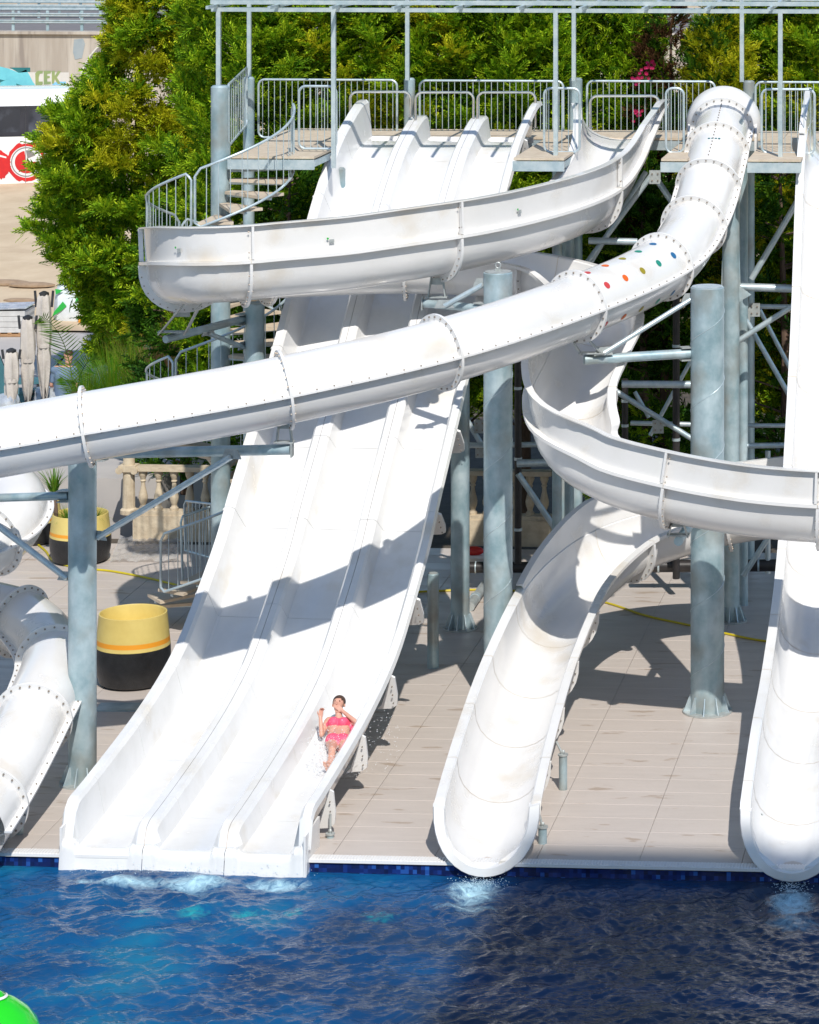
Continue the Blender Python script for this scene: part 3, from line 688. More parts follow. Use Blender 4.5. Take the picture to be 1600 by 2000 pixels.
# ================================================================= support columns
def U(v): v = np.asarray(v, float); return v / np.linalg.norm(v)
def column(px, s, dia, ztop, label, z0=0., cap='plate', eye=False, weld=False, gus=True, name='support_column', group='steel support columns'):
    b = Wz(px, s, z0); root = thing(name, label, 'column', b, group)
    MB().lathe([(dia / 2, 0), (dia / 2, ztop - z0 - .012), (dia / 2 - .012, ztop - z0)], 32, b).build('shaft', 'galv', root)
    t = b + ZUP * (ztop - z0)
    MB().lathe([(dia / 2 - .02, -.002), (dia / 2 - .02, .012)], 32, t).build('cap', cap, root)
    if eye:
        MB().box(t + ZUP * .03, (.10, .02, .05)).build('lug_plate', 'plate', root)
        MB().pipe([t + ZUP * (.06 + .045 * (1 - math.cos(a))) + RT * .04 * math.sin(a) for a in np.linspace(0, 2 * math.pi, 13)], .012, 6, cap=False).build('lifting_eye', 'plate', root)
    if gus:
        MB().lathe([(dia / 2 + .13, .008), (dia / 2 + .13, .035)], 32, b).build('base_plate', 'plate', root)
        for k in range(10):
            a = 2 * math.pi * (k + .25) / 10; d = RT * math.cos(a) + FW * math.sin(a)
            MB().prism([(dia / 2 - .01, .03), (dia / 2 + .12, .03), (dia / 2 + .10, .07), (dia / 2 + .02, .28), (dia / 2 - .01, .28)], b - np.cross(d, ZUP) * .008, d, ZUP, -.016).build('gusset', 'galv2', root, smooth=False)
    if weld:
        pts = []; turns = (ztop - z0) / 1.05
        for a in np.linspace(0, 2 * math.pi * turns, int(30 * turns)):
            pts.append(b + (dia / 2 + .001) * (RT * math.cos(a) + FW * math.sin(a)) + ZUP * (a / (2 * math.pi) * 1.05))
        MB().pipe(pts, .006, 5).build('spiral_weld', 'galv2', root)
    return root, b
def arm(root, p, q, r=.07, name='support_arm', m='galv', plates=True):
    p = np.asarray(p); q = np.asarray(q); MB().tube(p, q, r, 14).build(name, m, root)
    if plates:
        t = U(q - p)
        for z in (-r * 1.3, r * 1.3): MB().box(p + t * .05 + ZUP * z, (.22, .16, .018), (t, U(np.cross(ZUP, t)), ZUP)).build('mounting_plate', 'plate', root, smooth=False)
def brace(root, p, q, r=.045):
    p = np.asarray(p); q = np.asarray(q); t = U(q - p); MB().tube(p, q, r, 12).build('diagonal_brace', 'galv2', root)
    for e, sg in ((p, 1), (q, -1)):
        sd = U(np.cross(t, ZUP)); MB().prism([(-.16, -.03), (.16, -.03), (.10, .10), (-.10, .10)], e - sd * .01, t * np.array([1, 1, 0]) / max(.3, np.linalg.norm(t[:2])), ZUP, .02).build('gusset_plate', 'plate', root, smooth=False)
        bolts_ = MB(); bolts(bolts_, e + sd * .02, sd, .025, .03); bolts(bolts_, e - sd * .02, -sd, .025, .03); bolts_.build('pin_bolt', 'plate', root)
def saddle(root, top, low, w_=.30):     # bracket between an arm's end and a slide flange
    top = np.asarray(top); low = np.asarray(low); a = RT
    for sg in (-1, 1):
        MB().bar(low + a * sg * w_ * .5, top + a * sg * w_ * .32, .02, .11, FW).build('saddle_plate', 'plate', root, smooth=False)
    MB().box(low + ZUP * .02, (w_ + .06, .16, .02), (RT, FW, ZUP)).build('saddle_base', 'plate', root, smooth=False)
    MB().box((top + low) / 2 + ZUP * .1, (w_ * .62, .05, .10), (RT, FW, ZUP)).build('saddle_clamp', 'plate', root, smooth=False)
sA = 134.6
A, bA = column(161, sA, .405, zof(885, sA), 'tall galvanised column standing left of the three-lane slide, beside the empty planter', weld=False)
zarm = zof(880, sA)
pR8 = PTu[nearT(550, 763, 0, h9)]
tip = np.array([pR8[0], pR8[1], 0]) - ZUP * 0; tip[2] = zof(875, proj(pR8)[2]) - .02
arm(A, bA + ZUP * zof(886, sA) + RT * .2, tip + RT * .10, .075)
saddle(A, np.array([pR8[0], pR8[1], pR8[2] - .44]), tip + ZUP * .09, .22)
MB().box(tip + RT * .11, (.02, .19, .2), (RT, FW, ZUP)).build('arm_end_plate', 'plate', A, smooth=False)
brace(A, bA + ZUP * zof(1050, sA) + RT * .22, tip - RT * .75 - ZUP * .10)
pl = PTu[nearT(-120, 880)]
arm(A, bA + ZUP * zof(968, sA) - RT * .2, bA + ZUP * zof(984, sA) - RT * 1.6 + FW * .35, .06)
brace(A, bA + ZUP * zof(1130, sA) - RT * .22, bA + ZUP * zof(1020, sA) - RT * 1.5 + FW * .35)
sB = 123.7
B, bB = column(973, sB, .455, zof(531, sB), 'column with a lifting eye on its cap, between the three-lane slide and winding flume', eye=True, weld=True)
pf = PS[cutsS[2]]; tipB = np.array([pf[0], pf[1], zof(592, proj(pf)[2])])
arm(B, bB + ZUP * zof(603, sB) - RT * .22, tipB - RT * .22, .065)
MB().box(tipB - RT * .23, (.02, .19, .2), (RT, FW, ZUP)).build('arm_end_plate', 'plate', B, smooth=False)
saddle(B, np.array([pf[0], pf[1], pf[2] - .74]), tipB + ZUP * .08, .28)
brace(B, bB + ZUP * zof(556, sB) - RT * .24, bB + ZUP * zof(598, sB) - RT * .85)
sC = 124.3
Cc, bC = column(1382, sC, .53, zof(560, sC), 'thickest galvanised column with a flanged base, right of the winding flume', weld=True, cap='galv2')
pr6 = PTu[nearT(1128, 598, 0, h9)]; tipC = np.array([pr6[0] + .1, pr6[1] + .15, zof(706, proj(pr6)[2])])
arm(Cc, bC + ZUP * zof(690, sC) - RT * .27, tipC, .075)
saddle(Cc, np.array([pr6[0], pr6[1], pr6[2] - .44]), tipC + ZUP * .09 + RT * .12, .34)
brace(Cc, bC + ZUP * zof(585, sC) - RT * .26, tipC + RT * .30 + ZUP * .10, .04)
pj = PS[cutsS[10]] if False else PS[near(1322, 1015, 60, nS * 3 // 4)]
tipC2 = np.array([pj[0], pj[1] + .1, pj[2] - 1.02])
arm(Cc, bC + ZUP * (pj[2] - 1.02) - FW * .24 - RT * .12, tipC2, .07)
saddle(Cc, np.array([pj[0], pj[1], pj[2] - .74]), tipC2 + ZUP * .08, .28)
sD = 115.3
D, bD = column(498, sD, .325, zof(592, sD), 'grey column under the far left bend of the winding flume', gus=False)
arm(D, bD + ZUP * zof(622, sD) - RT * .17, bD + ZUP * zof(632, sD) - RT * 1.15 - FW * 1.6, .065)
brace(D, bD + ZUP * zof(678, sD) - RT * .18, bD + ZUP * zof(636, sD) - RT * .62 - FW * .8, .04)
pe = PS[near(372, 580, 30, nS // 2)]; saddle(D, np.array([pe[0], pe[1], pe[2] - .74]), bD + ZUP * zof(622, sD) - RT * 1.05 - FW * 1.5, .42)
column(899, 112.4, .325, zof(700, 112.4), 'grey column rising behind the right edge of the three-lane slide')
column(846, 118, .19, zof(1120, 118), 'thin dark column under the three-lane slide, nearest the shaded tiles', gus=False)
Cs, bS = column(1428, 111.3, .30, zof(330, 111.3), 'tall slim column standing just behind the thickest column')
for sg, z1 in ((-1, 420), (1, 400)):
    MB().prism([(sg * .13, zof(z1, 111.3)), (sg * .17, zof(560, 111.3)), (sg * .36, zof(575, 111.3)), (sg * .13, zof(590, 111.3))], bS - FW * .01, RT, ZUP, .02).build('tall_gusset', 'galv', Cs, smooth=False)
# short posts under the slide feet
def foot_post(px, py, h, dia, label, top):
    b = G(px, py); r_ = thing('foot_post', label, 'post', b, 'short slide foot posts')
    MB().lathe([(dia / 2, 0), (dia / 2, h)], 16, b).build('stub', 'galv', r_); MB().lathe([(dia / 2 + .015, 0), (dia / 2 + .015, .02)], 16, b + ZUP * h).build('cap', 'plate', r_)
    MB().tube(b + ZUP * h, top, .018, 8).build('threaded_rod', 'plate', r_); MB().ico(b + ZUP * (h + .05), .03).build('nut', 'plate', r_)
def tp(px, py, h, dz): return G(px, py) + ZUP * (h + dz)
foot_post(38, 1630, .24, .11, 'short steel post under the exit of the closed tube slide', tp(38, 1630, .24, .5) - RT * .02 + FW * .15)
foot_post(645, 1637, .05, .10, 'small levelling foot under the right flange of the three-lane slide', tp(645, 1637, .05, .28))
foot_post(1100, 1543, .50, .12, 'taller short post beside the foot of the winding flume', tp(1100, 1543, .5, .20) - RT * .1)
foot_post(1060, 1648, .22, .12, 'lowest short post beside the winding flume, nearest the water', tp(1060, 1648, .22, .2) - RT * .05)
foot_post(1474, 1650, .22, .10, 'short post in the shade of the straight speed slide', tp(1474, 1650, .22, .2) + RT * .1)
# ================================================================= tower
ZD = zof(305, 112.0)             # walkway level
YF = W(500, 305, 112.0)[1]; YR = Wz(500, 101.8, 0)[1]
def TX(px, s): return Wz(px, s, 0)[0]
xl, xr = TX(452, 110), TX(1780, 108)
tw = thing('slide_tower', 'galvanised steel tower with beige walkway holding up the slide entrances', 'tower', (TX(431, 113), YF, 0))
yS = Wz(800, 104.9, 0)[1]          # the slides' upper ends; behind it a full-length strip
spans = [(452, 622), (1012, 1112), (1300, 1352), (1468, 1572)]
def board(a, b, y0, y1):
    k = max(1, int(round((b - a) / 1.25)))
    for i in range(k):
        x0 = a + (b - a) * i / k; x1 = a + (b - a) * (i + 1) / k
        MB().box(((x0 + x1) / 2, (y0 + y1) / 2, ZD - .02), (x1 - x0 - .012, y1 - y0, .04)).build('walkway_board', 'board', tw, smooth=False)
board(xl, xr, yS + .01, YR)
for p0, p1 in spans:
    a, b = TX(p0, 111.5), TX(p1, 111.5); board(a, b, YF, yS)
    MB().box(((a + b) / 2, YF - .02, ZD - .14), (b - a, .07, .17)).build('edge_beam', 'galv2', tw, smooth=False)
    for x in (a + .05, b - .05): MB().box((x, (YF + yS) / 2 + .04, ZD - .13), (.06, yS - YF, .12)).build('cross_beam', 'galv', tw, smooth=False)
for y in (YR, yS + .05): MB().box(((xl + xr) / 2, y, ZD - .14), (xr - xl, .07, .17)).build('edge_beam', 'galv2', tw, smooth=False)
for i in range(12):
    x = xl + .3 + (xr - xl - .6) * i / 11
    MB().box((x, (yS + YR) / 2, ZD - .13), (.06, YR - yS - .1, .12)).build('cross_beam', 'galv', tw, smooth=False)
def tcol(px, s, dia, yt):
    b = Wz(px, s, 0); MB().lathe([(dia / 2, 0), (dia / 2, zof(yt, s)), (dia / 2 - .03, zof(yt, s) + .03)], 24, b).build('tower_column', 'galv', tw); return b
cF = tcol(431, 111.5, .335, 170)
tcol(486, 103, .21, 153); tcol(800, 102.4, .21, 155); tcol(1125, 102.4, .25, 155); tcol(1463, 102.4, .22, 160)
tcol(1112, 109.5, .17, 330); tcol(1088, 111, .17, 330); tcol(1452, 109, .17, 330); tcol(1740, 110, .25, 330); tcol(1098, 106, .20, 330); tcol(665, 109, .18, 330)
def br(p, q, s, r=.055, s2=None, nm='brace', m='galv2'):
    MB().tube(W(*p, s), W(*q, s2 or s), r, 12).build(nm, m, tw)
for p, q, s, r in [((1440, 560), (1620, 566), 111, .07), ((1465, 598), (1600, 600), 108, .045), ((1468, 545), (1570, 372), 110, .055), ((1452, 615), (1575, 830), 109, .045), ((1484, 605), (1580, 790), 107, .04),
                   ((1432, 672), (1560, 590), 111, .05), ((1452, 871), (1600, 868), 109, .05), ((1450, 831), (1600, 831), 107, .04), ((1215, 750), (1352, 751), 111, .065), ((1205, 765), (1352, 857), 109.5, .05),
                   ((1232, 826), (1352, 829), 107, .045), ((1240, 765), (1268, 815), 106, .04), ((1352, 700), (1270, 850), 106, .04), ((1276, 340), (1322, 408), 110, .055), ((1150, 470), (1245, 472), 111, .06),
                   ((1112, 560), (1278, 335), 109.3, .05), ((1100, 600), (1262, 335), 106, .05), ((915, 870), (1060, 868), 108, .05), ((1010, 905), (1090, 903), 110, .07), ((1012, 925), (1090, 1040), 110, .055),
                   ((1452, 1125), (1520, 1020), 110, .05), ((1500, 880), (1500, 1120), 107, .05), ((1095, 470), (1030, 740), 107, .05), ((900, 800), (960, 900), 107, .05)]:
    br(p, q, s, r)
for px, py, s in ((1453, 590), (1453, 615), (1288, 830), (1448, 870), (1475, 605), (1540, 405)) and [(1453, 575, 108.6), (1455, 612, 108.6), (1286, 832, 108), (1451, 871, 108.6), (1474, 604, 108.4), (940, 880, 107), (938, 832, 107), (1280, 345, 110)]:
    c = W(px, py, s); MB().box(c - FW * .06, (.20, .02, .24), (RT, FW, ZUP)).build('gusset_plate', 'plate', tw, smooth=False)
    k = MB()
    for dx in (-.05, .05):
        for dz in (-.06, .06): bolts(k, c - FW * .07 + RT * dx + ZUP * dz, -FW, .018, .02)
    k.build('plate_bolts', 'bolt', tw, kind='stuff')
# ---------------------------------------------------------------- roof frame
zr = zof(18, 110.9); rf = thing('roof_frame', 'light grey square-tube canopy frame above the walkway', 'roof frame', (xl, YF, zr))
XA, XB = TX(413, 110.9), TX(1800, 108)
yfr = Wz(431, 110.9, 0)[1]; yrr = Wz(486, 102.7, 0)[1]
for y, z in ((yfr, zr), (yrr, zr), (yfr - .05, zr + .13), ((yfr + yrr) / 2, zr + .13), (yrr + .05, zr + .13)):
    MB().box(((XA + XB) / 2, y, z), (XB - XA, .07, .075)).build('beam', 'galv2', rf, smooth=False)
for px in (427, 655, 1092, 1530): 
    b = Wz(px, 110.9, ZD if px > 500 else zof(178, 110.9)); b[1] = yfr
    b[2] -= .25 if px > 500 else 0
    MB().box((b[0], b[1], (b[2] + zr) / 2), (.075, .075, zr - b[2])).build('post', 'galv2', rf, smooth=False)
for px in (487, 800, 1127, 1455):
    b = Wz(px, 102.7, zof(155, 102.7)); MB().box((b[0], yrr, (b[2] + zr) / 2), (.075, .075, zr - b[2])).build('post', 'galv2', rf, smooth=False)
x = XA + .1
while x < XB:
    MB().box((x, (yfr + yrr) / 2 - .2, zr + .065), (.05, yrr - yfr + .9, .055)).build('rafter', 'galv2', rf, smooth=False); x += 1.09
# ---------------------------------------------------------------- railings
def bend(p, q, up, top, bot, r=.12):     # closed rounded frame between p and q (at floor), from bot to top
    d = U(q - p); L = np.linalg.norm(q - p); pts = []
    for cx, cz, a0 in ((L - r, top - r, 0), (r, top - r, 90), (r, bot + r, 180), (L - r, bot + r, 270)):
        for a in range(0, 91, 15): pts.append(p + d * (cx + r * math.cos(R(a0 + a))) + up * (cz + r * math.sin(R(a0 + a))))
    return pts + [pts[0]]
barme = {}
def railing(p, q, top, bot, label, nbar=None, name='railing_panel', group='galvanised guard rail panels', r=.022):
    p = np.asarray(p, float); q = np.asarray(q, float); L = np.linalg.norm(q - p)
    root = thing(name, label, 'railing', p, group)
    MB().pipe(bend(p, q, ZUP, top, bot), r, 8, cap=False).build('frame', 'galv2', root)
    nbar = nbar or max(2, int(L / .115)); key = round(top - bot, 2)
    if key not in barme: barme[key] = MB().tube((0, 0, 0), (0, 0, top - bot), .0075, 6).mesh('baluster', 'galv2')
    for i in range(nbar):
        t = (i + .7) / (nbar + .4); c = p + (q - p) * t + ZUP * bot
        link('baluster', barme[key], root, mw=Matrix.Translation(Vector(c)))
    return root
def rl(x0, x1, yt, yb, s, label, **k):
    p = Wz(x0, s, 0); q = Wz(x1, s, 0); q[1] = p[1]; s_ = F / ((np.array([p[0], p[1], 0]) - CAM * np.array([1, 1, 0])) @ FW)
    railing(p, q, zof(yt, s_), zof(yb, s_), label, **k)
rl(505, 779, 155, 268, 102.6, 'long guard rail panel at the back of the walkway, behind the left lane')
rl(820, 1103, 157, 270, 102.6, 'long guard rail panel at the back of the walkway, behind the right lane')
rl(1147, 1398, 158, 272, 102.6, 'long guard rail panel behind the entrance of the winding flume')
rl(1476, 1680, 160, 280, 102.8, 'guard rail panel at the back right corner behind the speed slide')
rl(584, 658, 168, 290, 110.3, 'short guard rail panel just left of the three-lane entrance')
rl(1063, 1133, 172, 297, 110.3, 'short guard rail panel between the three-lane and flume entrances')
rl(1301, 1336, 172, 298, 110.5, 'narrow guard rail panel left of the tube entrance', nbar=2)
rl(1488, 1592, 174, 299, 110.6, 'guard rail panel right of the tube entrance hood')
p = Wz(446, 111.6, 0); q = Wz(482, 103.4, 0)
railing(p, q, zof(163, 111), zof(283, 111), 'guard rail panel on the left end of the walkway between two columns', nbar=10)
def hoop(x0, x1, yt, yb, s, label):
    p = Wz(x0, s, 0); q = Wz(x1, s, 0); zt, zb = zof(yt, s), zof(yb, s); d = U(q - p); L = np.linalg.norm(q - p); r = .13
    pts = [p + ZUP * zb] + [p + d * (r - r * math.cos(a)) + ZUP * (zt - r + r * math.sin(a)) for a in np.linspace(0, math.pi / 2, 7)]
    pts += [p + d * (L - r + r * math.sin(a)) + ZUP * (zt - r + r * math.cos(a)) for a in np.linspace(0, math.pi / 2, 7)] + [q + ZUP * zb]
    root = thing('entrance_hoop', label, 'handrail', p + ZUP * zb, 'polished entrance hoops')
    MB().pipe(pts, .024, 10).build('hoop_tube', 'steel', root)
    for e in (p, q): MB().lathe([(.05, 0), (.05, .02)], 12, e + ZUP * zb).build('foot_collar', 'steel', root)
hoop(684, 802, 179, 228, 106, 'polished handrail hoop over the left lane entrance')
hoop(812, 925, 180, 262, 106, 'polished handrail hoop over the middle lane entrance')
hoop(933, 1046, 180, 250, 106, 'polished handrail hoop over the right lane entrance')
hoop(1153, 1288, 187, 250, 107, 'polished handrail hoop over the winding flume entrance')
# ---------------------------------------------------------------- spiral staircase around the front left column
st = thing('spiral_staircase', 'galvanised spiral staircase with beige treads winding round the front left column', 'staircase', cF)
step, rise = R(24.5), .205
tp_ = [(.20, -.10), (.20, .10), (1.22, .30), (1.22, -.30)]
tmesh = MB().add([(x, y, z) for z in (-.05, 0) for x, y in tp_], [(0, 1, 2, 3)[::-1][::-1], (4, 7, 6, 5), (0, 4, 5, 1), (1, 5, 6, 2), (2, 6, 7, 3), (3, 7, 4, 0)]).mesh('tread', 'board', smooth=False)
NS = 38
def sang(k): return R(16) - step * k      # east -> south -> west ...
for k in range(NS):
    z = ZD - rise * (k + 1)
    if z < .1: break
    a = sang(k) + PSI; link('tread', tmesh, st, mw=Matrix.Translation((cF[0], cF[1], z)) @ Matrix.Rotation(a, 4, 'Z'))
    d = np.array([math.cos(a), math.sin(a), 0]); o = cF + ZUP * z
    MB().bar(o + d * .15 - ZUP * .08, o + d * 1.2 - ZUP * .08, .05, .04).build('tread_bracket', 'galv2', st, smooth=False)
k0 = -.35
pan = 0
while k0 < NS - 4:
    k1 = k0 + 5.0; n = 28; top = []; bot = []
    for t in np.linspace(0, 1, n):
        k = k0 + (k1 - k0) * t; a = sang(k) + PSI; d = np.array([math.cos(a), math.sin(a), 0]); z = ZD - rise * (k + 1)
        top.append(cF + d * 1.27 + ZUP * (z + 1.02)); bot.append(cF + d * 1.27 + ZUP * (z + .02))
    if bot[-1][2] < .15: break
    loop = top[1:-1]; loop = [top[1] * .5 + top[0] * .5 - ZUP * .06] + loop + [top[-1] - ZUP * .10, bot[-1] + ZUP * .10] + bot[1:-1][::-1] + [bot[0] + ZUP * .10, top[0] - ZUP * .14, top[1] * .5 + top[0] * .5 - ZUP * .06]
    pr = MB().pipe(loop, .023, 8, cap=False).build('railing_panel', 'galv2', st)
    for i in np.linspace(1.5, n - 2.5, 13 if pan else 14):
        j = int(i); MB().tube(bot[j], top[j], .008, 6).build('baluster', 'galv2', pr)
    k0 = k1 + .12; pan += 1
# leaning loose panels at the stair foot
def lean(pts4, label):
    a, b, c, d = pts4; root = thing('loose_railing_panel', label, 'railing', a, 'railing panels at the stair foot')
    MB().pipe([a, a * .9 + d * .1, d * .92 + a * .08, d * .95 + c * .05, c * .95 + d * .05, c * .92 + b * .08, b * .92 + c * .08, b * .95 + a * .05, a * .97 + b * .03, a], .022, 8, cap=False).build('frame', 'galv2', root)
    for t in np.linspace(.14, .86, 7): MB().tube(a + (b - a) * t, d + (c - d) * t, .008, 6).build('baluster', 'galv2', root)
lean([W(357, 1135, 112), W(430, 1118, 111), W(425, 985, 111), W(353, 1010, 112)], 'leaning guard rail panel behind the left edge of the three-lane slide')
lean([W(362, 1075, 107), W(415, 1090, 108), W(420, 985, 108), W(360, 978, 107)], 'rear guard rail panel partly hidden behind the leaning one')
# ================================================================= balustrade and things on the deck
sBal = 100.6
def balustrade(px0, px1, label, pier=True, n=None):
    p = Wz(px0, sBal, 0); q = Wz(px1, sBal, 0); p[1] = q[1] = YB + .35
    root = thing('stone_balustrade', label, 'balustrade', p, 'cream stone balustrades')
    L = q[0] - p[0]; cx = (p[0] + q[0]) / 2; y = p[1]
    MB().box((cx, y, .25), (L, .34, .50)).build('retaining_plinth', 'stone', root, smooth=False)
    MB().box((cx, y, .54), (L + .02, .28, .08)).build('base_rail', 'stone', root, smooth=False)
    MB().box((cx, y, 1.40), (L + .02, .26, .09)).build('top_rail', 'stone', root, smooth=False)
    pr = [(.085, 0), (.085, .05), (.06, .07), (.05, .10), (.085, .20), (.092, .26), (.07, .36), (.045, .46), (.04, .54), (.06, .57), (.045, .60), (.07, .66), (.085, .70), (.085, .78)]
    me = MB().lathe(pr, 14).mesh('baluster', 'stone')
    n = n or int(L / .27)
    for i in range(n):
        link('baluster', me, root, mw=Matrix.Translation((p[0] + L * (i + .5) / n, y, .58)))
    if pier:
        for x in ((p[0] - .13,) if pier == 1 else (p[0] - .13, q[0] + .13)):
            MB().lathe([(.17, .50), (.17, .58), (.125, .62), (.115, 1.3), (.14, 1.33)], 12, (x, y, 0)).build('pier', 'stone', root, ang=.3)
            MB().box((x, y, 1.40), (.34, .30, .12)).build('pier_capital', 'stone', root, smooth=False)
            for sg in (-1, 1): MB().tube((x + sg * .15, y - .17, 1.37), (x + sg * .15, y + .1, 1.37), .07, 12).build('volute', 'stone', root)
            MB().lathe([(.12, 1.46), (.10, 1.95)], 12, (x, y, 0)).build('post_stub', 'stone', root)
    return root
balustrade(245, 432, 'sunlit cream stone balustrade with a scrolled pier at the left', 1)
balustrade(905, 1075, 'shaded cream stone balustrade seen between the columns in the middle', 0)
balustrade(1230, 1345, 'shaded stone balustrade behind the flume return, right of the middle one', 0)
def planter(px, py, r, h, label, inner=True):
    b = G(px, py); root = thing('round_planter', label, 'planter', b, 'round black and yellow planters')
    pr = [(r * .80, .015), (r * .90, .06), (r * .97, .22), (r, h * .42), (r * .99, h * .55)]
    MB().lathe(pr, 40, b).build('black_bowl', 'black', root)
    MB().lathe([(r * .99, h * .55), (r * .975, h * .60)], 40, b, cap=False).build('lower_band', 'yellow', root)
    MB().lathe([(r * .976, h * .60), (r * .965, h * .665)], 40, b, cap=False).build('orange_stripe', 'orange', root)
    MB().lathe([(r * .965, h * .665), (r * .90, h), (r * .87, h + .005), (r * .85, h - .02), (r * .90, h * .72), (.01, h * .71)], 40, b, cap=False).build('upper_rim', 'yellow', root)
    return root, b, h
sp = (1352 + 300) / 13.6
planter(260, 1335, 73 / 121, 1.16, 'empty black planter with pale yellow rim beside the left column')
P2_, b2, h2 = planter(157, 1096, 59 / 102, .92, 'planted black and yellow planter near the stone balustrade')
planter(70, 1058, .5, .80, 'farthest planter, half hidden by the tube behind the planted one')
def blades(root, c, n, L, spread, m, name, w_=.012, droop=.5, seed=1, zt=0):
    r_ = np.random.default_rng(seed); v = []; f = []
    for i in range(n):
        a = r_.uniform(0, 6.283); sp_ = spread * r_.uniform(.1, 1); l = L * r_.uniform(.6, 1.1); d = np.array([math.cos(a), math.sin(a), 0]); sd = np.array([-d[1], d[0], 0]) * w_
        o = np.asarray(c) + d * r_.uniform(0, .08); k = len(v)
        for t in (0, .35, .7, 1):
            p = o + d * sp_ * l * (t ** 1.3) + ZUP * l * (t - droop * sp_ * t * t)
            v += [p - sd * (1 - t * .92), p + sd * (1 - t * .92)]
        f += [(k, k + 1, k + 3, k + 2), (k + 2, k + 3, k + 5, k + 4), (k + 4, k + 5, k + 7, k + 6)]
    return MB().add(v, f).build(name, m, root, smooth=False)
yuc = thing('yucca_plant', 'spiky green plant growing in the planted planter by the balustrade', 'plant', b2 + ZUP * .66)
MB().tube(b2 + ZUP * .6 - RT * .45, b2 + ZUP * 1.35 - RT * .5, .05, 8).build('stem', 'bark', yuc); blades(yuc, b2 + ZUP * 1.32 - RT * .5, 70, .55, .9, 'palm', 'leaves', .016, .4, 2)
tg = thing('tufted_grass', 'low tufted grass spilling over the rim of the planted planter', 'plant', b2 + ZUP * .66)
blades(tg, b2 + ZUP * .72 + RT * .25, 160, .5, 1.0, 'palm', 'right_tuft', .008, .9, 3); blades(tg, b2 + ZUP * .72 - RT * .25, 120, .5, 1.0, 'palm', 'left_tuft', .008, .9, 4)
# yellow hose
hp = [G(60, 1055), G(88, 1078), G(105, 1098), G(150, 1112), G(215, 1118), G(290, 1132), G(380, 1153), G(520, 1175), G(700, 1165), G(860, 1157), G(945, 1155), G(1050, 1160), G(1175, 1178), G(1260, 1205), G(1350, 1225), G(1420, 1241), G(1500, 1256), G(1640, 1268)]
hs = catmull(hp, 8); hs[:, 2] = .028; o = MB().pipe(hs, .02, 8).build('garden_hose', 'hose'); tag(o, 'yellow hose lying across the tiled deck behind the slides', 'hose')
# clear plastic sheet
P = np.zeros((16, 22, 3)); c0 = G(215, 1100); c1 = G(345, 1100); c2_ = G(235, 1052)
for i in range(16):
    for j in range(22):
        P[i, j] = c0 + (c1 - c0) * j / 21 + (c2_ - c0) * i / 15 + ZUP * (.02 + .07 * abs(math.sin(j * 1.1 + i * .7) * math.sin(i * .9 - j * .4)))
o = MB().grid(P).build('plastic_sheet', 'film'); tag(o, 'crumpled clear plastic sheet on the tiles below the balustrade', 'plastic sheet')
# drain cover beside the column
o = MB().box(G(232, 1383) + ZUP * .012, (.66, .42, .03), (RT, FW, ZUP)).build('floor_hatch', 'galv', smooth=False); tag(o, 'grey metal floor hatch in front of the empty planter', 'hatch')
# black pipework behind
pp = thing('pump_pipework', 'black pipework with clamps along the back of the deck', 'pipes', G(1200, 1120))
for p, q, r in (((900, 1108), (1090, 1108), .10), ((1240, 1106), (1540, 1104), .11)):
    a = Wz(p[0], 107, zof(p[1], 107)); b = Wz(q[0], 107, zof(q[1], 107)); MB().tube(a, b, r, 14).build('header_pipe', 'blackpipe', pp)
    for t in (.15, .5, .8): MB().pipe([a + (b - a) * t, a + (b - a) * (t + .012)], r + .012, 14).build('clamp_ring', 'galv2', pp)
for px, s, y0, y1, r in ((1012, 109, 640, 1100, .065), (1321, 108, 520, 1130, .065), (1221, 107, 740, 900, .06)):
    a = W(px, y0, s); b = W(px, y1, s); MB().tube(a, b, r, 12).build('riser_pipe', 'blackpipe', pp)
    for t in (.25, .55, .85): c = a + (b - a) * t; MB().tube(c, c - ZUP * .05, r + .01, 12).build('clamp_ring', 'galv2', pp)
rk = G(905, 1096); o = thing('red_float', 'red plastic float lying behind the tall columns', 'float', rk)
MB().ico(W(925, 1076, 105), .20, (1, .5, .45), 14, 8).build('hull', 'red', o); MB().box(W(938, 1086, 105), (.36, .2, .05)).build('white_trim', 'rim', o, smooth=False)
bx_ = thing('pipe_stack', 'grey pipe offcut lying on the tiles behind the middle column', 'pipe', G(930, 1185))
MB().tube(G(918, 1195) + ZUP * .09, G(948, 1150) + ZUP * .09, .085, 16).build('pipe', 'plate', bx_)
MB().tube(G(927, 1180) + ZUP * .09, G(929, 1176) + ZUP * .09, .098, 16).build('collar', 'galv2', bx_)
# green figure at the very front
gc = Wz(-16, 172, 0); o = thing('green_float', 'bright green glossy rounded float cut off by the lower left corner', 'float', gc)
prf = [(.02, .545), (.12, .54), (.26, .48), (.40, .37), (.50, .24), (.56, .06), (.55, -.1), (.45, -.25), (.2, -.3)]
MB().lathe(prf[::-1], 40, gc).build('body', 'lime', o); MB().ico(gc + ZUP * .53 + RT * .03, .11, (1, 1, .75), 18, 12).build('knob', 'lime', o)
MB().lathe([(.135, .0), (.15, .012), (.125, .03)], 24, gc + ZUP * .53 + RT * .03, cap=False).build('white_collar', 'rim', o)
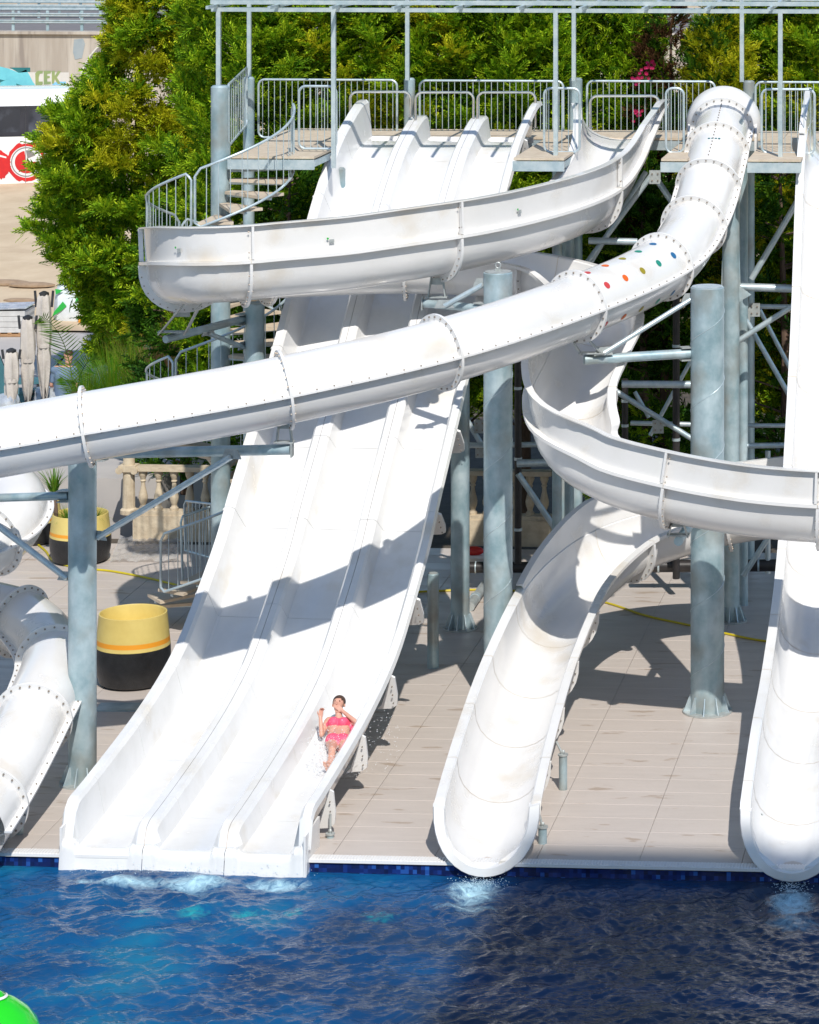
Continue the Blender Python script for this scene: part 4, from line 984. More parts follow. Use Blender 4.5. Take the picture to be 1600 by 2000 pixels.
# the tall hotel beside the viewpoint, whose shade covers the right half of the pool
Qh = G(1010, 1655); tt_ = 46 / math.sin(SUN_EL); ch_ = Qh - LD * tt_
ht = thing('hotel_building', 'tall pale hotel block beside the viewpoint, shading the pool', 'building', (ch_[0] + 14, ch_[1] - 11, ZW))
MB().box((ch_[0] + 14, ch_[1] - 11, 23), (28, 22, 46)).build('wall', 'concrete', ht, smooth=False)
MB().box((ch_[0] + 14, ch_[1] - 11, 46.2), (26, 20, .5)).build('roof', 'concrete', ht, smooth=False)
wme = MB().box((0, 0, 0), (1.6, .06, 1.7)).mesh('window', 'glass', smooth=False)
for i in range(9):
    for j in range(13): link('window', wme, ht, mw=Matrix.Translation((ch_[0] + 2 + i * 3, ch_[1] + .02, 3 + j * 3.3)))
# ================================================================= background left
# road wall with graffiti, guard rails
zwt = zof(62, WS)
rw = thing('roadside_retaining_wall', 'stained concrete retaining wall with graffiti behind the parked coach', 'wall', (Wz(100, WS, 0)[0], yw, 1.5))
MB().box((-10, yw, zwt / 2 + .3), (220, .6, zwt - .6)).build('wall_body', 'concrete', rw, smooth=False)
MB().box((-10, yw - .05, zwt - .02), (220, .8, .12)).build('coping', 'concrete', rw, smooth=False)
fy = yw - .305
def pw(px, py): q = W(px, py, WS); return np.array([q[0], fy - .0, q[2]])
def patch(pts, m, name, k=1):
    o = np.array([0, fy - .004 * k, 0]); MB().prism([(pw(*p)[0], pw(*p)[2]) for p in pts], o, (1, 0, 0), (0, 0, 1), .003).build(name, m, rw, smooth=False)
patch([(-60, 130), (5, 130), (62, 140), (140, 140), (140, 190), (-60, 190)], 'wpaint', 'whitewash_patch')
patch([(22, 131), (63, 131), (63, 139), (40, 141)], 'dteal', 'dark_bar', 2)
patch([(-60, 132), (2, 129), (20, 133), (40, 141), (55, 135), (60, 143), (68, 158), (77, 171), (40, 176), (-60, 180)], 'turq', 'turquoise_shape', 2)
patch([(35, 162), (48, 166), (75, 172), (60, 176), (38, 176)], 'dteal', 'dark_accent', 3); patch([(-2, 153), (12, 156), (20, 153), (8, 158), (-2, 163)], 'dteal', 'dark_accent', 3); patch([(18, 168), (25, 166), (31, 169), (25, 171)], 'dteal', 'dark_accent', 3)
patch([(-4, 160), (4, 162), (0, 168), (-4, 170)], 'yellow', 'yellow_accent', 4)
# green letters
patch([(73, 142), (78, 137), (88, 137), (88, 142), (82, 143), (80, 150), (80, 158), (88, 158), (88, 163), (82, 170), (74, 170)], 'olive', 'letter_c', 3)
patch([(90, 137), (104, 137), (104, 142), (97, 143), (97, 147), (102, 147), (102, 151), (97, 152), (97, 158), (104, 158), (104, 163), (90, 164)], 'olive', 'letter_e', 3)
patch([(106, 137), (112, 137), (112, 147), (118, 137), (124, 138), (116, 150), (124, 162), (118, 163), (112, 153), (110, 162), (106, 162)], 'olive', 'letter_k', 3)
patch([(105, 166), (110, 160), (118, 158), (134, 158), (134, 176), (108, 176)], 'ltblue', 'blue_shape', 2)
patch([(150, 76), (168, 74), (172, 84), (166, 112), (152, 115), (148, 100)], 'faded', 'faded_mark', 2)
ar = [(162, 150), (170, 130), (182, 108), (196, 92), (214, 80), (228, 74)]
ar2 = [(p[0] + 7, p[1] + 5) for p in ar]
patch(ar + ar2[::-1], 'greyprint', 'painted_arch', 3); patch([(p[0] - 2, p[1] - 1) for p in ar] + [(p[0] + .5, p[1] + .5) for p in ar[::-1]], 'wpaint', 'arch_edge', 4)
def guard(y, x0, x1, z0, zs, label, step=2.0, seg=True, beamh=.30):
    g_ = thing('guard_rail', label, 'guard rail', (x0, y, z0), 'steel road guard rails')
    for zz in zs:
        q = [(0, -.5), (.05, -.36), (.05, -.2), (0, -.06), (0, .06), (.05, .2), (.05, .36), (0, .5)]
        MB().add([(x, y - .07 - d, z0 + zz + v * beamh) for x in (x0, x1) for d, v in q] + [(x, y - .04, z0 + zz + v * beamh) for x in (x0, x1) for d, v in q], [(i, i + 1, i + 9, i + 8) for i in range(7)] + [(16 + i, 24 + i, 25 + i, 17 + i) for i in range(7)]).build('rail_beam', 'galv2', g_, smooth=False)
    x = x0 + .3
    while x < x1: MB().box((x, y, z0 + max(zs) / 2 + .05), (.12, .07, max(zs) + .25)).build('post', 'galv', g_, smooth=False); x += step
zr_ = zof(62, WS)
gx0, gx1 = Wz(-60, WS, 0)[0], Wz(260, WS, 0)[0]
guard(yw + .15, gx0, gx1, zr_ + .02, (.42, .72), 'nearest steel guard rail standing on the concrete wall', 1.52, beamh=.16)
guard(yw + 11, gx0 - 5, gx1 + 3, zr_ - .05, (.5, .85), 'double-beam guard rail on the far side of the road', 2.0)
guard(yw + 14, gx0 - 5, gx1 + 3, zr_ + .1, (1.0, 1.4), 'highest guard rail at the top left edge, behind the road', 2.0)
guard(yw + .2, Wz(1240, WS, 0)[0], Wz(1640, WS, 0)[0], zr_ + .3, (.42, .72), 'distant guard rail seen above the yellow conifers at the right', 1.52, beamh=.2)
# coach
sb = 58.0
cb = Wz(0, sb, zof(385, sb)); zb = cb[2]
bus = thing('parked_coach', 'white coach with red gear graphics parked behind the big conifer', 'coach', cb)
xb0, xb1 = Wz(-420, sb, 0)[0], Wz(158, sb, 0)[0]; yb0 = cb[1]; hb = 3.30
def bev(x0, x1, y0, y1, z0, z1, r):
    n_ = 6; sec = []
    for cx, cz, a0 in ((y1 - r, z1 - r, 0), (y0 + r, z1 - r, 90), (y0 + .06, z0 + .06, 180), (y1 - .06, z0 + .06, 270)):
        rr = r if a0 < 180 else .06
        for a in range(0, 91, 15): sec.append((cx + rr * math.cos(R(a0 + a)), cz + rr * math.sin(R(a0 + a))))
    m = len(sec); return MB().add([(x, y, z) for x in (x0, x1) for y, z in sec], [tuple(range(m)), tuple(range(2 * m - 1, m - 1, -1))] + [(i, m + i, m + (i + 1) % m, (i + 1) % m) for i in range(m)])
bev(xb0, xb1, yb0, yb0 + 2.5, zb + .30, zb + hb, .28).build('body_shell', 'white', bus)
bev(Wz(-300, sb, 0)[0], Wz(128, sb, 0)[0], yb0 + .35, yb0 + 2.1, zb + hb - .1, zb + hb + .30, .15).build('roof_pod', 'white', bus)
def bp(px, py): q = W(px, py, sb); return (q[0], q[2])
def bpatch(pts, m, name, k=1): MB().prism([bp(*p) for p in pts], (0, yb0 - .004 * k, 0), (1, 0, 0), (0, 0, 1), .004).build(name, m, bus, smooth=False)
bpatch([(-420, 209), (158, 207), (158, 266), (-420, 270)], 'glass', 'window_band')
for x0, x1 in ((-40, 40), (52, 92), (100, 138)): bpatch([(x0 + 2, 214), (x1 - 2, 213), (x1 - 2, 258), (x0 + 2, 260)], 'pane', 'window_pane', 2)
bpatch([(-420, 372), (158, 372), (158, 380), (-420, 380)], 'greyprint', 'skirt_line', 2)
for px in (-140, 48, 96, 140): bpatch([(px, 207), (px + 1.2, 207), (px + 1.2, 267), (px, 267)], 'darkmetal', 'pillar_trim', 2)
for px in (48, 95): bpatch([(px, 268), (px + 1, 268), (px + 1, 380), (px, 380)], 'greyprint', 'panel_gap', 2)
def circ_(px, py, r0, r1, m, name, k, a0=0, a1=360, jag=0):
    A_ = np.radians(np.linspace(a0, a1, 40)); rr = np.random.default_rng(5)
    out = [(px + (r1 + (rr.uniform(-jag, jag))) * math.cos(a), py - (r1 + rr.uniform(-jag, jag)) * math.sin(a)) for a in A_]; inn = [(px + r0 * math.cos(a), py - r0 * math.sin(a)) for a in A_]
    mb = MB(); q = [bp(*p) for p in out] + [bp(*p) for p in inn]; n_ = 40
    mb.add([(x, yb0 - .004 * k, z) for x, z in q], [(i, i + 1, n_ + i + 1, n_ + i) for i in range(n_ - 1)]).build(name, m, bus, smooth=False)
circ_(50, 317, 31, 38, 'redprint', 'red_gear_ring', 2, 0, 360, 3.0); circ_(50, 317, 27, 29, 'greyprint', 'thin_ring', 2); circ_(50, 317, .1, 22, 'redprint', 'red_disc', 2, 100, 360); circ_(52, 310, .1, 16, 'greyprint', 'grey_sector', 3, 20, 100)
circ_(-10, 322, 8, 30, 'redprint', 'red_gear_ring', 3, -80, 80, 2.5); bpatch([(-8, 300), (12, 306), (12, 309), (-8, 304)], 'white', 'white_ray', 4)
def text(body, size, loc, m, name, parent, rot=(R(90), 0, 0)):
    cu = bpy.data.curves.new(name, 'FONT'); cu.body = body; cu.size = size; cu.extrude = .002; cu.offset = .02
    t = bpy.data.objects.new('t', cu); C.objects.link(t); dg = bpy.context.evaluated_depsgraph_get(); me = bpy.data.meshes.new_from_object(t.evaluated_get(dg)); C.objects.unlink(t); bpy.data.objects.remove(t)
    me.materials.clear(); me.materials.append(M[m]); o = bpy.data.objects.new(name, me); C.objects.link(o); o.location = loc; o.rotation_euler = rot; adopt(o, parent); return o
x_, z_ = bp(107, 293); text('S', .62, (x_, yb0 - .012, z_), 'redprint', 'letter_s', bus)
bpatch([(92, 338), (128, 344), (128, 350), (92, 342)], 'redprint', 'red_stripe', 2)
for px in (-240, 20 + 100): MB().tube(np.array([Wz(px, sb, 0)[0], yb0 + .02, zb + .5]), np.array([Wz(px, sb, 0)[0], yb0 + .3, zb + .5]), .5, 24).build('wheel', 'darkmetal', bus)
MB().box(((xb0 + xb1) / 2, yb0 + 1.2, zb + .2), (xb1 - xb0 - .4, 2.0, .25)).build('underbody', 'darkmetal', bus, smooth=False)
bus.rotation_euler = (0, 0, R(14))
# folded parasols
def parasol(px, py, s, ytop, label, seed):
    b = G(px, py, ZT); b[2] = ZT; s = proj(b)[2]; h = zof(ytop, s) - ZT; rr = np.random.default_rng(seed)
    root = thing('folded_parasol', label, 'parasol', b, 'folded cream parasols')
    MB().tube(b, b + ZUP * h, .035, 10).build('pole', 'darkmetal', root)
    MB().lathe([(.30, 0), (.30, .05), (.05, .07)], 4, b).build('base', 'darkmetal', root, smooth=False)
    for k in range(4):
        a = R(45 + 90 * k); MB().bar(b + ZUP * .5, b + .26 * (RT * math.cos(a) + FW * math.sin(a)) + ZUP * .06, .03, .03).build('base_strut', 'darkmetal', root, smooth=False)
    vs = []; n_ = 20; lev = [(.09, .985), (.125, .96), (.145, .86), (.155, .70), (.15, .60), (.13, .55), (.145, .50), (.13, .38), (.10, .27), (.05, .17)]
    for r_, t in lev:
        for k in range(n_):
            a = 2 * math.pi * k / n_; q = r_ * (1 + .16 * math.sin(7 * a + t * 4 + seed) + .08 * math.sin(3 * a + seed)); low = (.0 if t > .45 else (.07 * math.sin(3 * a + seed) + .05 * math.sin(5 * a + 2 * seed)))
            vs.append(b + RT * q * math.cos(a) + FW * q * math.sin(a) + ZUP * h * (t + low))
    MB().add(vs, [(i * n_ + k, i * n_ + (k + 1) % n_, (i + 1) * n_ + (k + 1) % n_, (i + 1) * n_ + k) for i in range(len(lev) - 1) for k in range(n_)] + [tuple(range(n_))[::-1]]).build('folded_canopy', 'canvas', root, ang=1.2)
    MB().lathe([(.150, 0), (.155, .04), (.150, .09)], 16, b + ZUP * h * .56, cap=False).build('tie_strap', 'canvas', root)
    MB().lathe([(.11, 0), (.11, .05), (.03, .09)], 12, b + ZUP * h * .975).build('crown_cap', 'darkmetal', root)
    for sg in (-1, 1): MB().bar(b + RT * sg * .17 + ZUP * h * .88, b + RT * sg * .20 + ZUP * h * 1.01, .03, .05).build('rib_tip', 'darkmetal', root, smooth=False)
parasol(22, 826, 86, 684, 'shortest folded parasol at the left edge', 1)
parasol(54, 820, 86, 618, 'folded parasol with a tie strap, second from the left edge', 2)
parasol(86, 816, 84, 570, 'tallest folded parasol with its base visible, nearest the palm', 3)
# loungers
def lounger(px, py, rz, label, tilt=55):
    b = G(px, py, ZT); root = thing('sun_lounger', label, 'lounger', b, 'teal loungers on the terrace'); ca, sa = math.cos(rz), math.sin(rz)
    a = np.array([ca, sa, 0]); c = np.array([-sa, ca, 0]); o = b + ZUP * .32
    MB().box(o + a * .55, (1.1, .62, .05), (a, c, ZUP)).build('seat_sling', 'teal', root, smooth=False)
    d = -a * math.cos(R(tilt)) + ZUP * math.sin(R(tilt)); MB().box(o + d * .42, (.84, .62, .05), (d, c, np.cross(d, c))).build('backrest', 'teal', root, smooth=False)
    for x in (.1, 1.0):
        for y in (-.27, .27): MB().box(b + a * x + c * y + ZUP * .16, (.05, .05, .32), (a, c, ZUP)).build('leg', 'darkmetal', root, smooth=False)
    MB().bar(o - d * .02 + c * .32, o + d * .8 + c * .32, .03, .05).build('frame_rail', 'darkmetal', root, smooth=False); MB().bar(o - d * .02 - c * .32, o + d * .8 - c * .32, .03, .05).build('frame_rail', 'darkmetal', root, smooth=False)
lounger(84, 770, R(195), 'teal lounger with raised back behind the tallest parasol', 50); lounger(6, 790, R(-20), 'teal lounger at the left edge behind the shortest parasol', 62)
MB_ = G(45, 800, ZT); o = thing('teal_side_table', 'teal box table between the two left parasols', 'table', MB_); MB().box(MB_ + ZUP * .42, (.5, .5, .06)).build('top', 'teal', o, smooth=False); MB().box(MB_ + ZUP * .2, (.42, .42, .38)).build('body', 'teal', o, smooth=False)
def wrapb(px, py, sz, label, seed):
    b = G(px, py, ZT); rr = np.random.default_rng(seed); root = thing('wrapped_bundle', label, 'bundle', b, 'plastic wrapped bundles')
    vs = []; n_ = 18
    for i in range(7):
        t = i / 6
        for k in range(n_): a = 2 * math.pi * k / n_; q = (1 - .45 * t ** 2) * (1 + rr.normal(0, .09)); vs.append(b + RT * sz[0] * q * math.cos(a) + FW * sz[1] * q * math.sin(a) + ZUP * sz[2] * t)
    MB().add(vs, [(i * n_ + k, i * n_ + (k + 1) % n_, (i + 1) * n_ + (k + 1) % n_, (i + 1) * n_ + k) for i in range(6) for k in range(n_)] + [tuple(6 * n_ + k for k in range(n_))]).build('wrap', 'wrap', root, ang=.5)
    MB().lathe([(sz[0] * .97, 0), (sz[0] * .95, .04)], 14, b + ZUP * sz[2] * .35, cap=False).build('strap', 'darkmetal', root)
wrapb(90, 800, (.38, .3, .5), 'silver wrapped bundle in front of the seated person', 1); wrapb(15, 825, (.34, .3, .62), 'silver wrapped bundle at the left edge above the tube', 2)
# pallet of slabs
b = G(8, 652, ZT); pal = thing('slab_pallet', 'pallet stacked with pale slabs at the left edge of the paving', 'pallet', b)
for k in range(4): MB().box(b + ZUP * (.18 + .14 * k) + RT * .02 * (k % 2), (1.3, 1.0, .13), (RT, FW, ZUP)).build('slab', 'slab', pal, smooth=False)
for k in range(5): MB().box(b + RT * (-.56 + .28 * k) + ZUP * .09, (.1, 1.0, .05), (RT, FW, ZUP)).build('pallet_board', 'cardboard', pal, smooth=False)
for k in (-.45, 0, .45): MB().box(b + FW * k + ZUP * .045, (1.25, .1, .07), (RT, FW, ZUP)).build('pallet_bearer', 'cardboard', pal, smooth=False)
MB().box(b + ZUP * .72 + RT * .02, (1.36, 1.05, .03), (U(RT + ZUP * .03), FW, ZUP)).build('cover_sheet', 'wrap', pal, smooth=False)
# sack, pallet truck
b = G(150, 628, ZT); sk = thing('big_sack', 'white bulk sack with green print beside the conifer', 'sack', b)
vs = []; n_ = 20; rr = np.random.default_rng(4)
for i, (q, t) in enumerate(((.5, 0), (.56, .15), (.55, .5), (.52, .8), (.44, .98), (.28, 1.06))):
    for k in range(n_): a = 2 * math.pi * k / n_; c_ = (abs(math.cos(a)) ** 4 + abs(math.sin(a)) ** 4) ** -.25; vs.append(b + (RT * math.cos(a) + FW * math.sin(a)) * q * c_ * (1 + rr.normal(0, .02)) + ZUP * 1.05 * t)
MB().add(vs, [(i * n_ + k, i * n_ + (k + 1) % n_, (i + 1) * n_ + (k + 1) % n_, (i + 1) * n_ + k) for i in range(5) for k in range(n_)] + [tuple(5 * n_ + k for k in range(n_))]).build('body', 'bag', sk)
for pts in ([(-.50, .22), (-.25, .38), (-.12, .5), (-.22, .62), (-.45, .35)], [(-.4, .8), (-.2, .92), (-.42, .95)], [(.1, .6), (.3, .7), (.15, .75)]): MB().prism(pts, b - FW * .575, RT, ZUP, .006).build('green_print', 'bagreen', sk, smooth=False)
b = G(144, 612, ZT) - FW * 1.0; pj_ = thing('pallet_truck', 'dark pallet truck handle standing in front of the white sack', 'pallet truck', b)
t0_ = b + ZUP * .15; t1_ = b + ZUP * 1.15 + RT * .05; MB().tube(t0_, t1_, .025, 8).build('tiller', 'darkmetal', pj_)
MB().pipe([t1_ + RT * x + ZUP * z for x, z in ((-.05, -.05), (-.1, .05), (-.07, .17), (.07, .17), (.1, .05), (.05, -.05), (-.05, -.05))], .018, 8, cap=False).build('handle_loop', 'darkmetal', pj_)
MB().box(b + ZUP * .1 + FW * .2, (.5, .3, .16)).build('hydraulic_body', 'orange', pj_, smooth=False)
for sg in (-1, 1): MB().box(b + ZUP * .08 + RT * sg * .18 + FW * .8, (.16, 1.1, .06)).build('fork', 'orange', pj_, smooth=False)
b = G(178, 634, ZT); cr_ = thing('orange_crate', 'orange crate half hidden by the low conifer branches', 'crate', b); MB().box(b + ZUP * .1, (.55, .4, .2)).build('box', 'orange', cr_, smooth=False); MB().box(b + ZUP * .21, (.6, .44, .03)).build('rim', 'orange', cr_, smooth=False)
for px, py, sx in ((8, 556, .8), (62, 560, .7), (40, 590, .5)):
    b = G(px, py, ZT + .35); o = MB().ico(b + ZUP * .05, sx, (1, .4, .12), 9, 5).build('earth_clod', 'pebble'); tag(o, {8: 'flat brown clod at the left edge of the sand', 62: 'flat brown clod on the sand behind the tallest parasol', 40: 'smallest brown clod on the sand beside the slab pallet'}[px], 'clod', 'clods on the sand')
# ================================================================= trees
def spray_mesh(pos, dirs, nrm, size, name, m):
    tv, tf = SPV, SPF; k = len(tv); N = len(pos)
    d = dirs / np.linalg.norm(dirs, axis=1)[:, None]; s = np.cross(nrm, d); s /= np.linalg.norm(s, axis=1)[:, None] + 1e-9; u = np.cross(d, s)
    V_ = pos[:, None] + size[:, None, None] * (tv[None, :, 0:1] * d[:, None] + tv[None, :, 1:2] * s[:, None] + (tv[None, :, 2:3] - .18 * tv[None, :, 0:1] ** 2) * u[:, None])
    V_ = V_.reshape(-1, 3); F_ = (np.array(tf)[None] + (np.arange(N) * k)[:, None, None]).reshape(-1)
    me = bpy.data.meshes.new(name); nf = N * len(tf)
    me.vertices.add(len(V_)); me.vertices.foreach_set('co', V_.ravel().astype(np.float32))
    me.loops.add(nf * 3); me.loops.foreach_set('vertex_index', F_.astype(np.int32))
    me.polygons.add(nf); me.polygons.foreach_set('loop_start', np.arange(0, nf * 3, 3, dtype=np.int32)); me.polygons.foreach_set('loop_total', np.full(nf, 3, dtype=np.int32))
    me.materials.append(M[m] if isinstance(m, str) else m); me.update(calc_edges=True); return me
def spray_connected(n=9):      # zigzag rachis with narrow leaflets on alternate sides
    v = []; f = []
    for i in range(n): x = i / (n - 1); v.append((x, (-1 if i % 2 == 0 else 1) * .022 * (1 - .6 * x), 0))
    f += [(i, i + 1, i + 2) if i % 2 == 0 else (i, i + 2, i + 1) for i in range(n - 2)]
    for i in range(n - 2):
        x = i / (n - 1); sg = -1 if i % 2 == 0 else 1; l = .44 * (1 - .60 * x) * (.75 if i < 2 else 1); k = len(v)
        v.append((x + .12 + l * .78, sg * (l * .60 + .02), -.04)); f.append((i, k, i + 2) if sg < 0 else (i, i + 2, k))
    return np.array(v), f
SPV, SPF = spray_connected(9)
def crown(branches, rr, per, sz, spread, droop=.0, t0=.38):
    """branches: list of (root, tip); returns arrays of spray positions, directions, normals, sizes"""
    pos = []; dr = []; nm = []; si = []
    for a, b in branches:
        ax = b - a; L = np.linalg.norm(ax); ax = ax / L
        n_ = max(4, int(per * L))
        t = t0 + (1 - t0) * rr.random(n_) ** .7
        side = np.cross(ax, ZUP); side /= np.linalg.norm(side) + 1e-9; upv = np.cross(side, ax)
        lat = rr.normal(0, spread, n_) * (1.15 - t * .65); ver = rr.normal(0, spread * .55, n_) * (1.1 - t * .6)
        p = a + ax * (t * L)[:, None] + side * lat[:, None] + upv * ver[:, None]
        p[:, 2] -= droop * (t * L) ** 2 * .12
        d = ax * .62 + side * (lat / spread * .6)[:, None] + upv * (ver / spread * .4)[:, None] + rr.normal(0, .32, (n_, 3)) + ZUP * .28
        n0 = upv * .62 + ax * .68 + rr.normal(0, .40, (n_, 3))
        pos.append(p); dr.append(d); nm.append(n0); si.append(sz * rr.uniform(.6, 1.25, n_))
    return np.vstack(pos), np.vstack(dr), np.vstack(nm), np.concatenate(si)
def conifer(name, label, base, h, rfun, nb, per, sz, seed, z_lo=.05, yel=.15, up=.5, group=None, mats=('leaf', 'leafy'), spread=.16, front=True, lean_=None, droop=0, yfun=None, trunk_r=.14, rag=(.72, 1.08), back=.62):
    rr = np.random.default_rng(seed); base = np.asarray(base, float); root = thing(name, label, 'tree', base, group)
    tp = [base + ZUP * h * t + RT * .06 * math.sin(t * 5 + seed) for t in np.linspace(0, .97, 9)]
    MB().pipe(tp, [trunk_r * (1 - .85 * t) for t in np.linspace(0, 1, 9)], 8).build('trunk', 'bark', root)
    G1 = []; G2 = []
    for i in range(nb):
        t = z_lo + (1 - z_lo) * rr.random() ** .9; az = rr.uniform(-math.pi * back, math.pi * back) - math.pi / 2
        r_ = rfun(t, az) * rr.uniform(*rag); el = up * rr.uniform(.5, 1.4)
        d = RT * math.cos(az) + FW * math.sin(az)
        a = base + ZUP * h * t; b = a + d * r_ + ZUP * r_ * el
        y_ = yel if yfun is None else yfun(t, az)
        (G2 if rr.random() < y_ else G1).append((a, b))
    # limbs
    lm = MB()
    for a, b in G1[:30]: lm.pipe([a, a * .4 + b * .6], [.03, .012], 5)
    lm.build('limbs', 'bark', root, kind='stuff')
    for Gs, m, nm_ in ((G1, mats[0], 'crown'), (G2, mats[1], 'yellow_tips')):
        if Gs:
            o = link(nm_, spray_mesh(*crown(Gs, rr, per, sz * (1 if nm_ == 'crown' else .85), spread, droop), nm_, m), root, kind='stuff' if nm_ == 'yellow_tips' else None)
    return root
# big conifer on the left
tb = Wz(268, 86, ZT - .05)
def r_big(t, az):
    lr = np.interp(t, [.04, .09, .22, .34, .45, .54, .64, .73, .9, 1], [.6, .9, 1.5, 2.4, 2.1, 1.5, .6, .32, .2, .1])
    rr_ = np.interp(t, [.04, .12, .3, .6, .8, 1], [.9, 1.4, 2.2, 2.5, 2.2, .8]); k = (1 + math.cos(az)) / 2; k = k * k * (3 - 2 * k)
    return lr * (1 - k) + rr_ * k
conifer('big_conifer', 'largest conifer with green and yellow sprays, left of the spiral staircase', tb, 12.2, r_big, 600, 56, .31, 11, z_lo=.06, rag=(.5, 1.22), back=.70, yel=.2, up=.28, spread=.19, droop=.35, trunk_r=.2,
        yfun=lambda t, az: .07 + (.42 if (t > .42 and math.cos(az) > -.45) else 0) + (.10 if t > .36 else 0))
# low drooping lower boughs by the trunk
# hedge row behind the tower
grp = 'conifers in the row behind the tower'
hd = [(505, 97, 12.4, 1.5, .10), (640, 96.3, 12.8, 1.6, .04), (770, 96.8, 12.2, 1.5, .12), (900, 96.5, 12.7, 1.6, .12), (1020, 97, 12.3, 1.5, .06), (1130, 96.4, 12.5, 1.6, .06), (1212, 96.8, 11.6, 1.1, .05), (1510, 95.8, 10.9, 1.35, .08), (1610, 96.5, 12.0, 1.5, .40)]
labs = ['green conifer behind the left end of the walkway', 'dense green conifer behind the left lane entrance', 'conifer with a few yellow sprays behind the middle lane', 'conifer behind the middle of the long right guard rail',
        'conifer behind the right lane entrance', 'conifer behind the winding flume entrance', 'shorter conifer just left of the dry brown conifer', 'low green conifer between the yellow conifer and the right edge', 'yellowish conifer at the right edge of the row']
protos = []
def copy_tree(o, parent=None):
    c = o.copy(); C.objects.link(c); c.parent = parent; c.matrix_parent_inverse = o.matrix_parent_inverse.copy()
    for ch in o.children: copy_tree(ch, c)
    return c
kinds = [.05, .13, .40]
for i, ((px, s, h, r_, y_), lb) in enumerate(zip(hd, labs)):
    kd = min(range(3), key=lambda q: abs(kinds[q] - y_)) if i > 2 else i
    b = Wz(px, s, 0); have = [q for q in protos if q[0] == kd]
    if not have:
        o = conifer('row_conifer', lb, b, 12.3, (lambda t, az: 1.55 * min(1, 2.1 * (1 - t) ** .55) + .1), 340, 42, .28, 20 + i, z_lo=.12, yel=kinds[kd], up=.75, group=grp, spread=.17); protos.append((kd, o))
    else: o = copy_tree(have[0][1]); o.location = tuple(b); o['label'] = lb
    o.scale = ((-1 if i % 2 else 1) * r_ / 1.55, r_ / 1.55, h / 12.3)
conifer('dry_conifer', 'dry brown conifer behind the guard rail left of the yellow one', Wz(1305, 98.3, 0), 10.4, lambda t, az: .85 * min(1, 2 * (1 - t) ** .6) + .1, 150, 38, .24, 41, z_lo=.2, yel=.3, up=.9, mats=('leafb', 'leafd'), spread=.14)
conifer('yellow_conifer', 'bright yellow conifer behind the tube entrance', Wz(1405, 99.3, 0), 10.6, lambda t, az: .85 * min(1, 1.9 * (1 - t) ** .6) + .08, 220, 52, .21, 42, z_lo=.25, yel=.75, up=1.5, mats=('leafd', 'leafy'), spread=.11)
conifer('dark_conifer', 'dark green bush in front of the dry brown conifer', Wz(1295, 99.6, 0), 8.7, lambda t, az: .75 * min(1, 2 * (1 - t) ** .6) + .1, 110, 30, .28, 43, z_lo=.1, yel=0, up=.5, mats=('leafd', 'leafy'), spread=.16)
conifer('dark_conifer', 'low dark conifer under the walkway at the right', Wz(1530, 99.5, 0), 8.0, lambda t, az: 1.1 * min(1, 2 * (1 - t) ** .6) + .1, 110, 26, .32, 44, z_lo=.06, yel=.1, up=.4, mats=('leafd', 'leaf'), spread=.16)
conifer('dark_conifer', 'low dark conifer under the walkway between the columns', Wz(1260, 100.5, 0), 7.2, lambda t, az: 1.0 * min(1, 2 * (1 - t) ** .6) + .1, 100, 26, .32, 45, z_lo=.06, yel=.2, up=.4, mats=('leafd', 'leaf'), spread=.16)
conifer('dark_conifer', 'low dark conifer behind the spiral staircase foot', Wz(360, 96.5, .5), 5.8, lambda t, az: 1.0 * min(1, 2 * (1 - t) ** .6) + .1, 100, 26, .32, 46, z_lo=.03, yel=.2, up=.4, mats=('leafd', 'leaf'), spread=.16)
conifer('dark_conifer', 'low dark conifer behind the top of the three-lane slide', Wz(560, 100, .3), 7.0, lambda t, az: 1.0 * min(1, 2 * (1 - t) ** .6) + .1, 90, 24, .34, 47, z_lo=.03, yel=.1, up=.4, mats=('leafd', 'leaf'), spread=.16)
# pink flowers among the hedge
fl = thing('flowering_shrub', 'shrub with pink flowers behind the long rail at the right', 'shrub', Wz(1262, 100.5, 0)); rr = np.random.default_rng(9)
MB().pipe([Wz(1262, 100.5, 0), Wz(1258, 100.5, 5), W(1262, 150, 100.5)], [.05, .03, .01], 6).build('stem', 'bark', fl); vs = MB()
for i in range(34):
    px, py = (rr.normal(1268, 9), rr.normal(130, 9)) if i < 16 else (rr.normal(1248, 7), rr.normal(155, 5) if i < 24 else rr.normal(222, 6)); c = W(px, py, 101.5)
    for k in range(5): a = 2 * math.pi * k / 5; vs.add([c, c + RT * .035 * math.cos(a) + ZUP * .035 * math.sin(a) - FW * .02, c + RT * .035 * math.cos(a + 1) + ZUP * .035 * math.sin(a + 1) - FW * .015], [(0, 1, 2)])
vs.build('blossoms', 'flower', fl, smooth=False, kind='stuff')
blades(fl, W(1262, 180, 101), 40, .5, 1, 'leafd', 'leaves', .02, .5, 12)
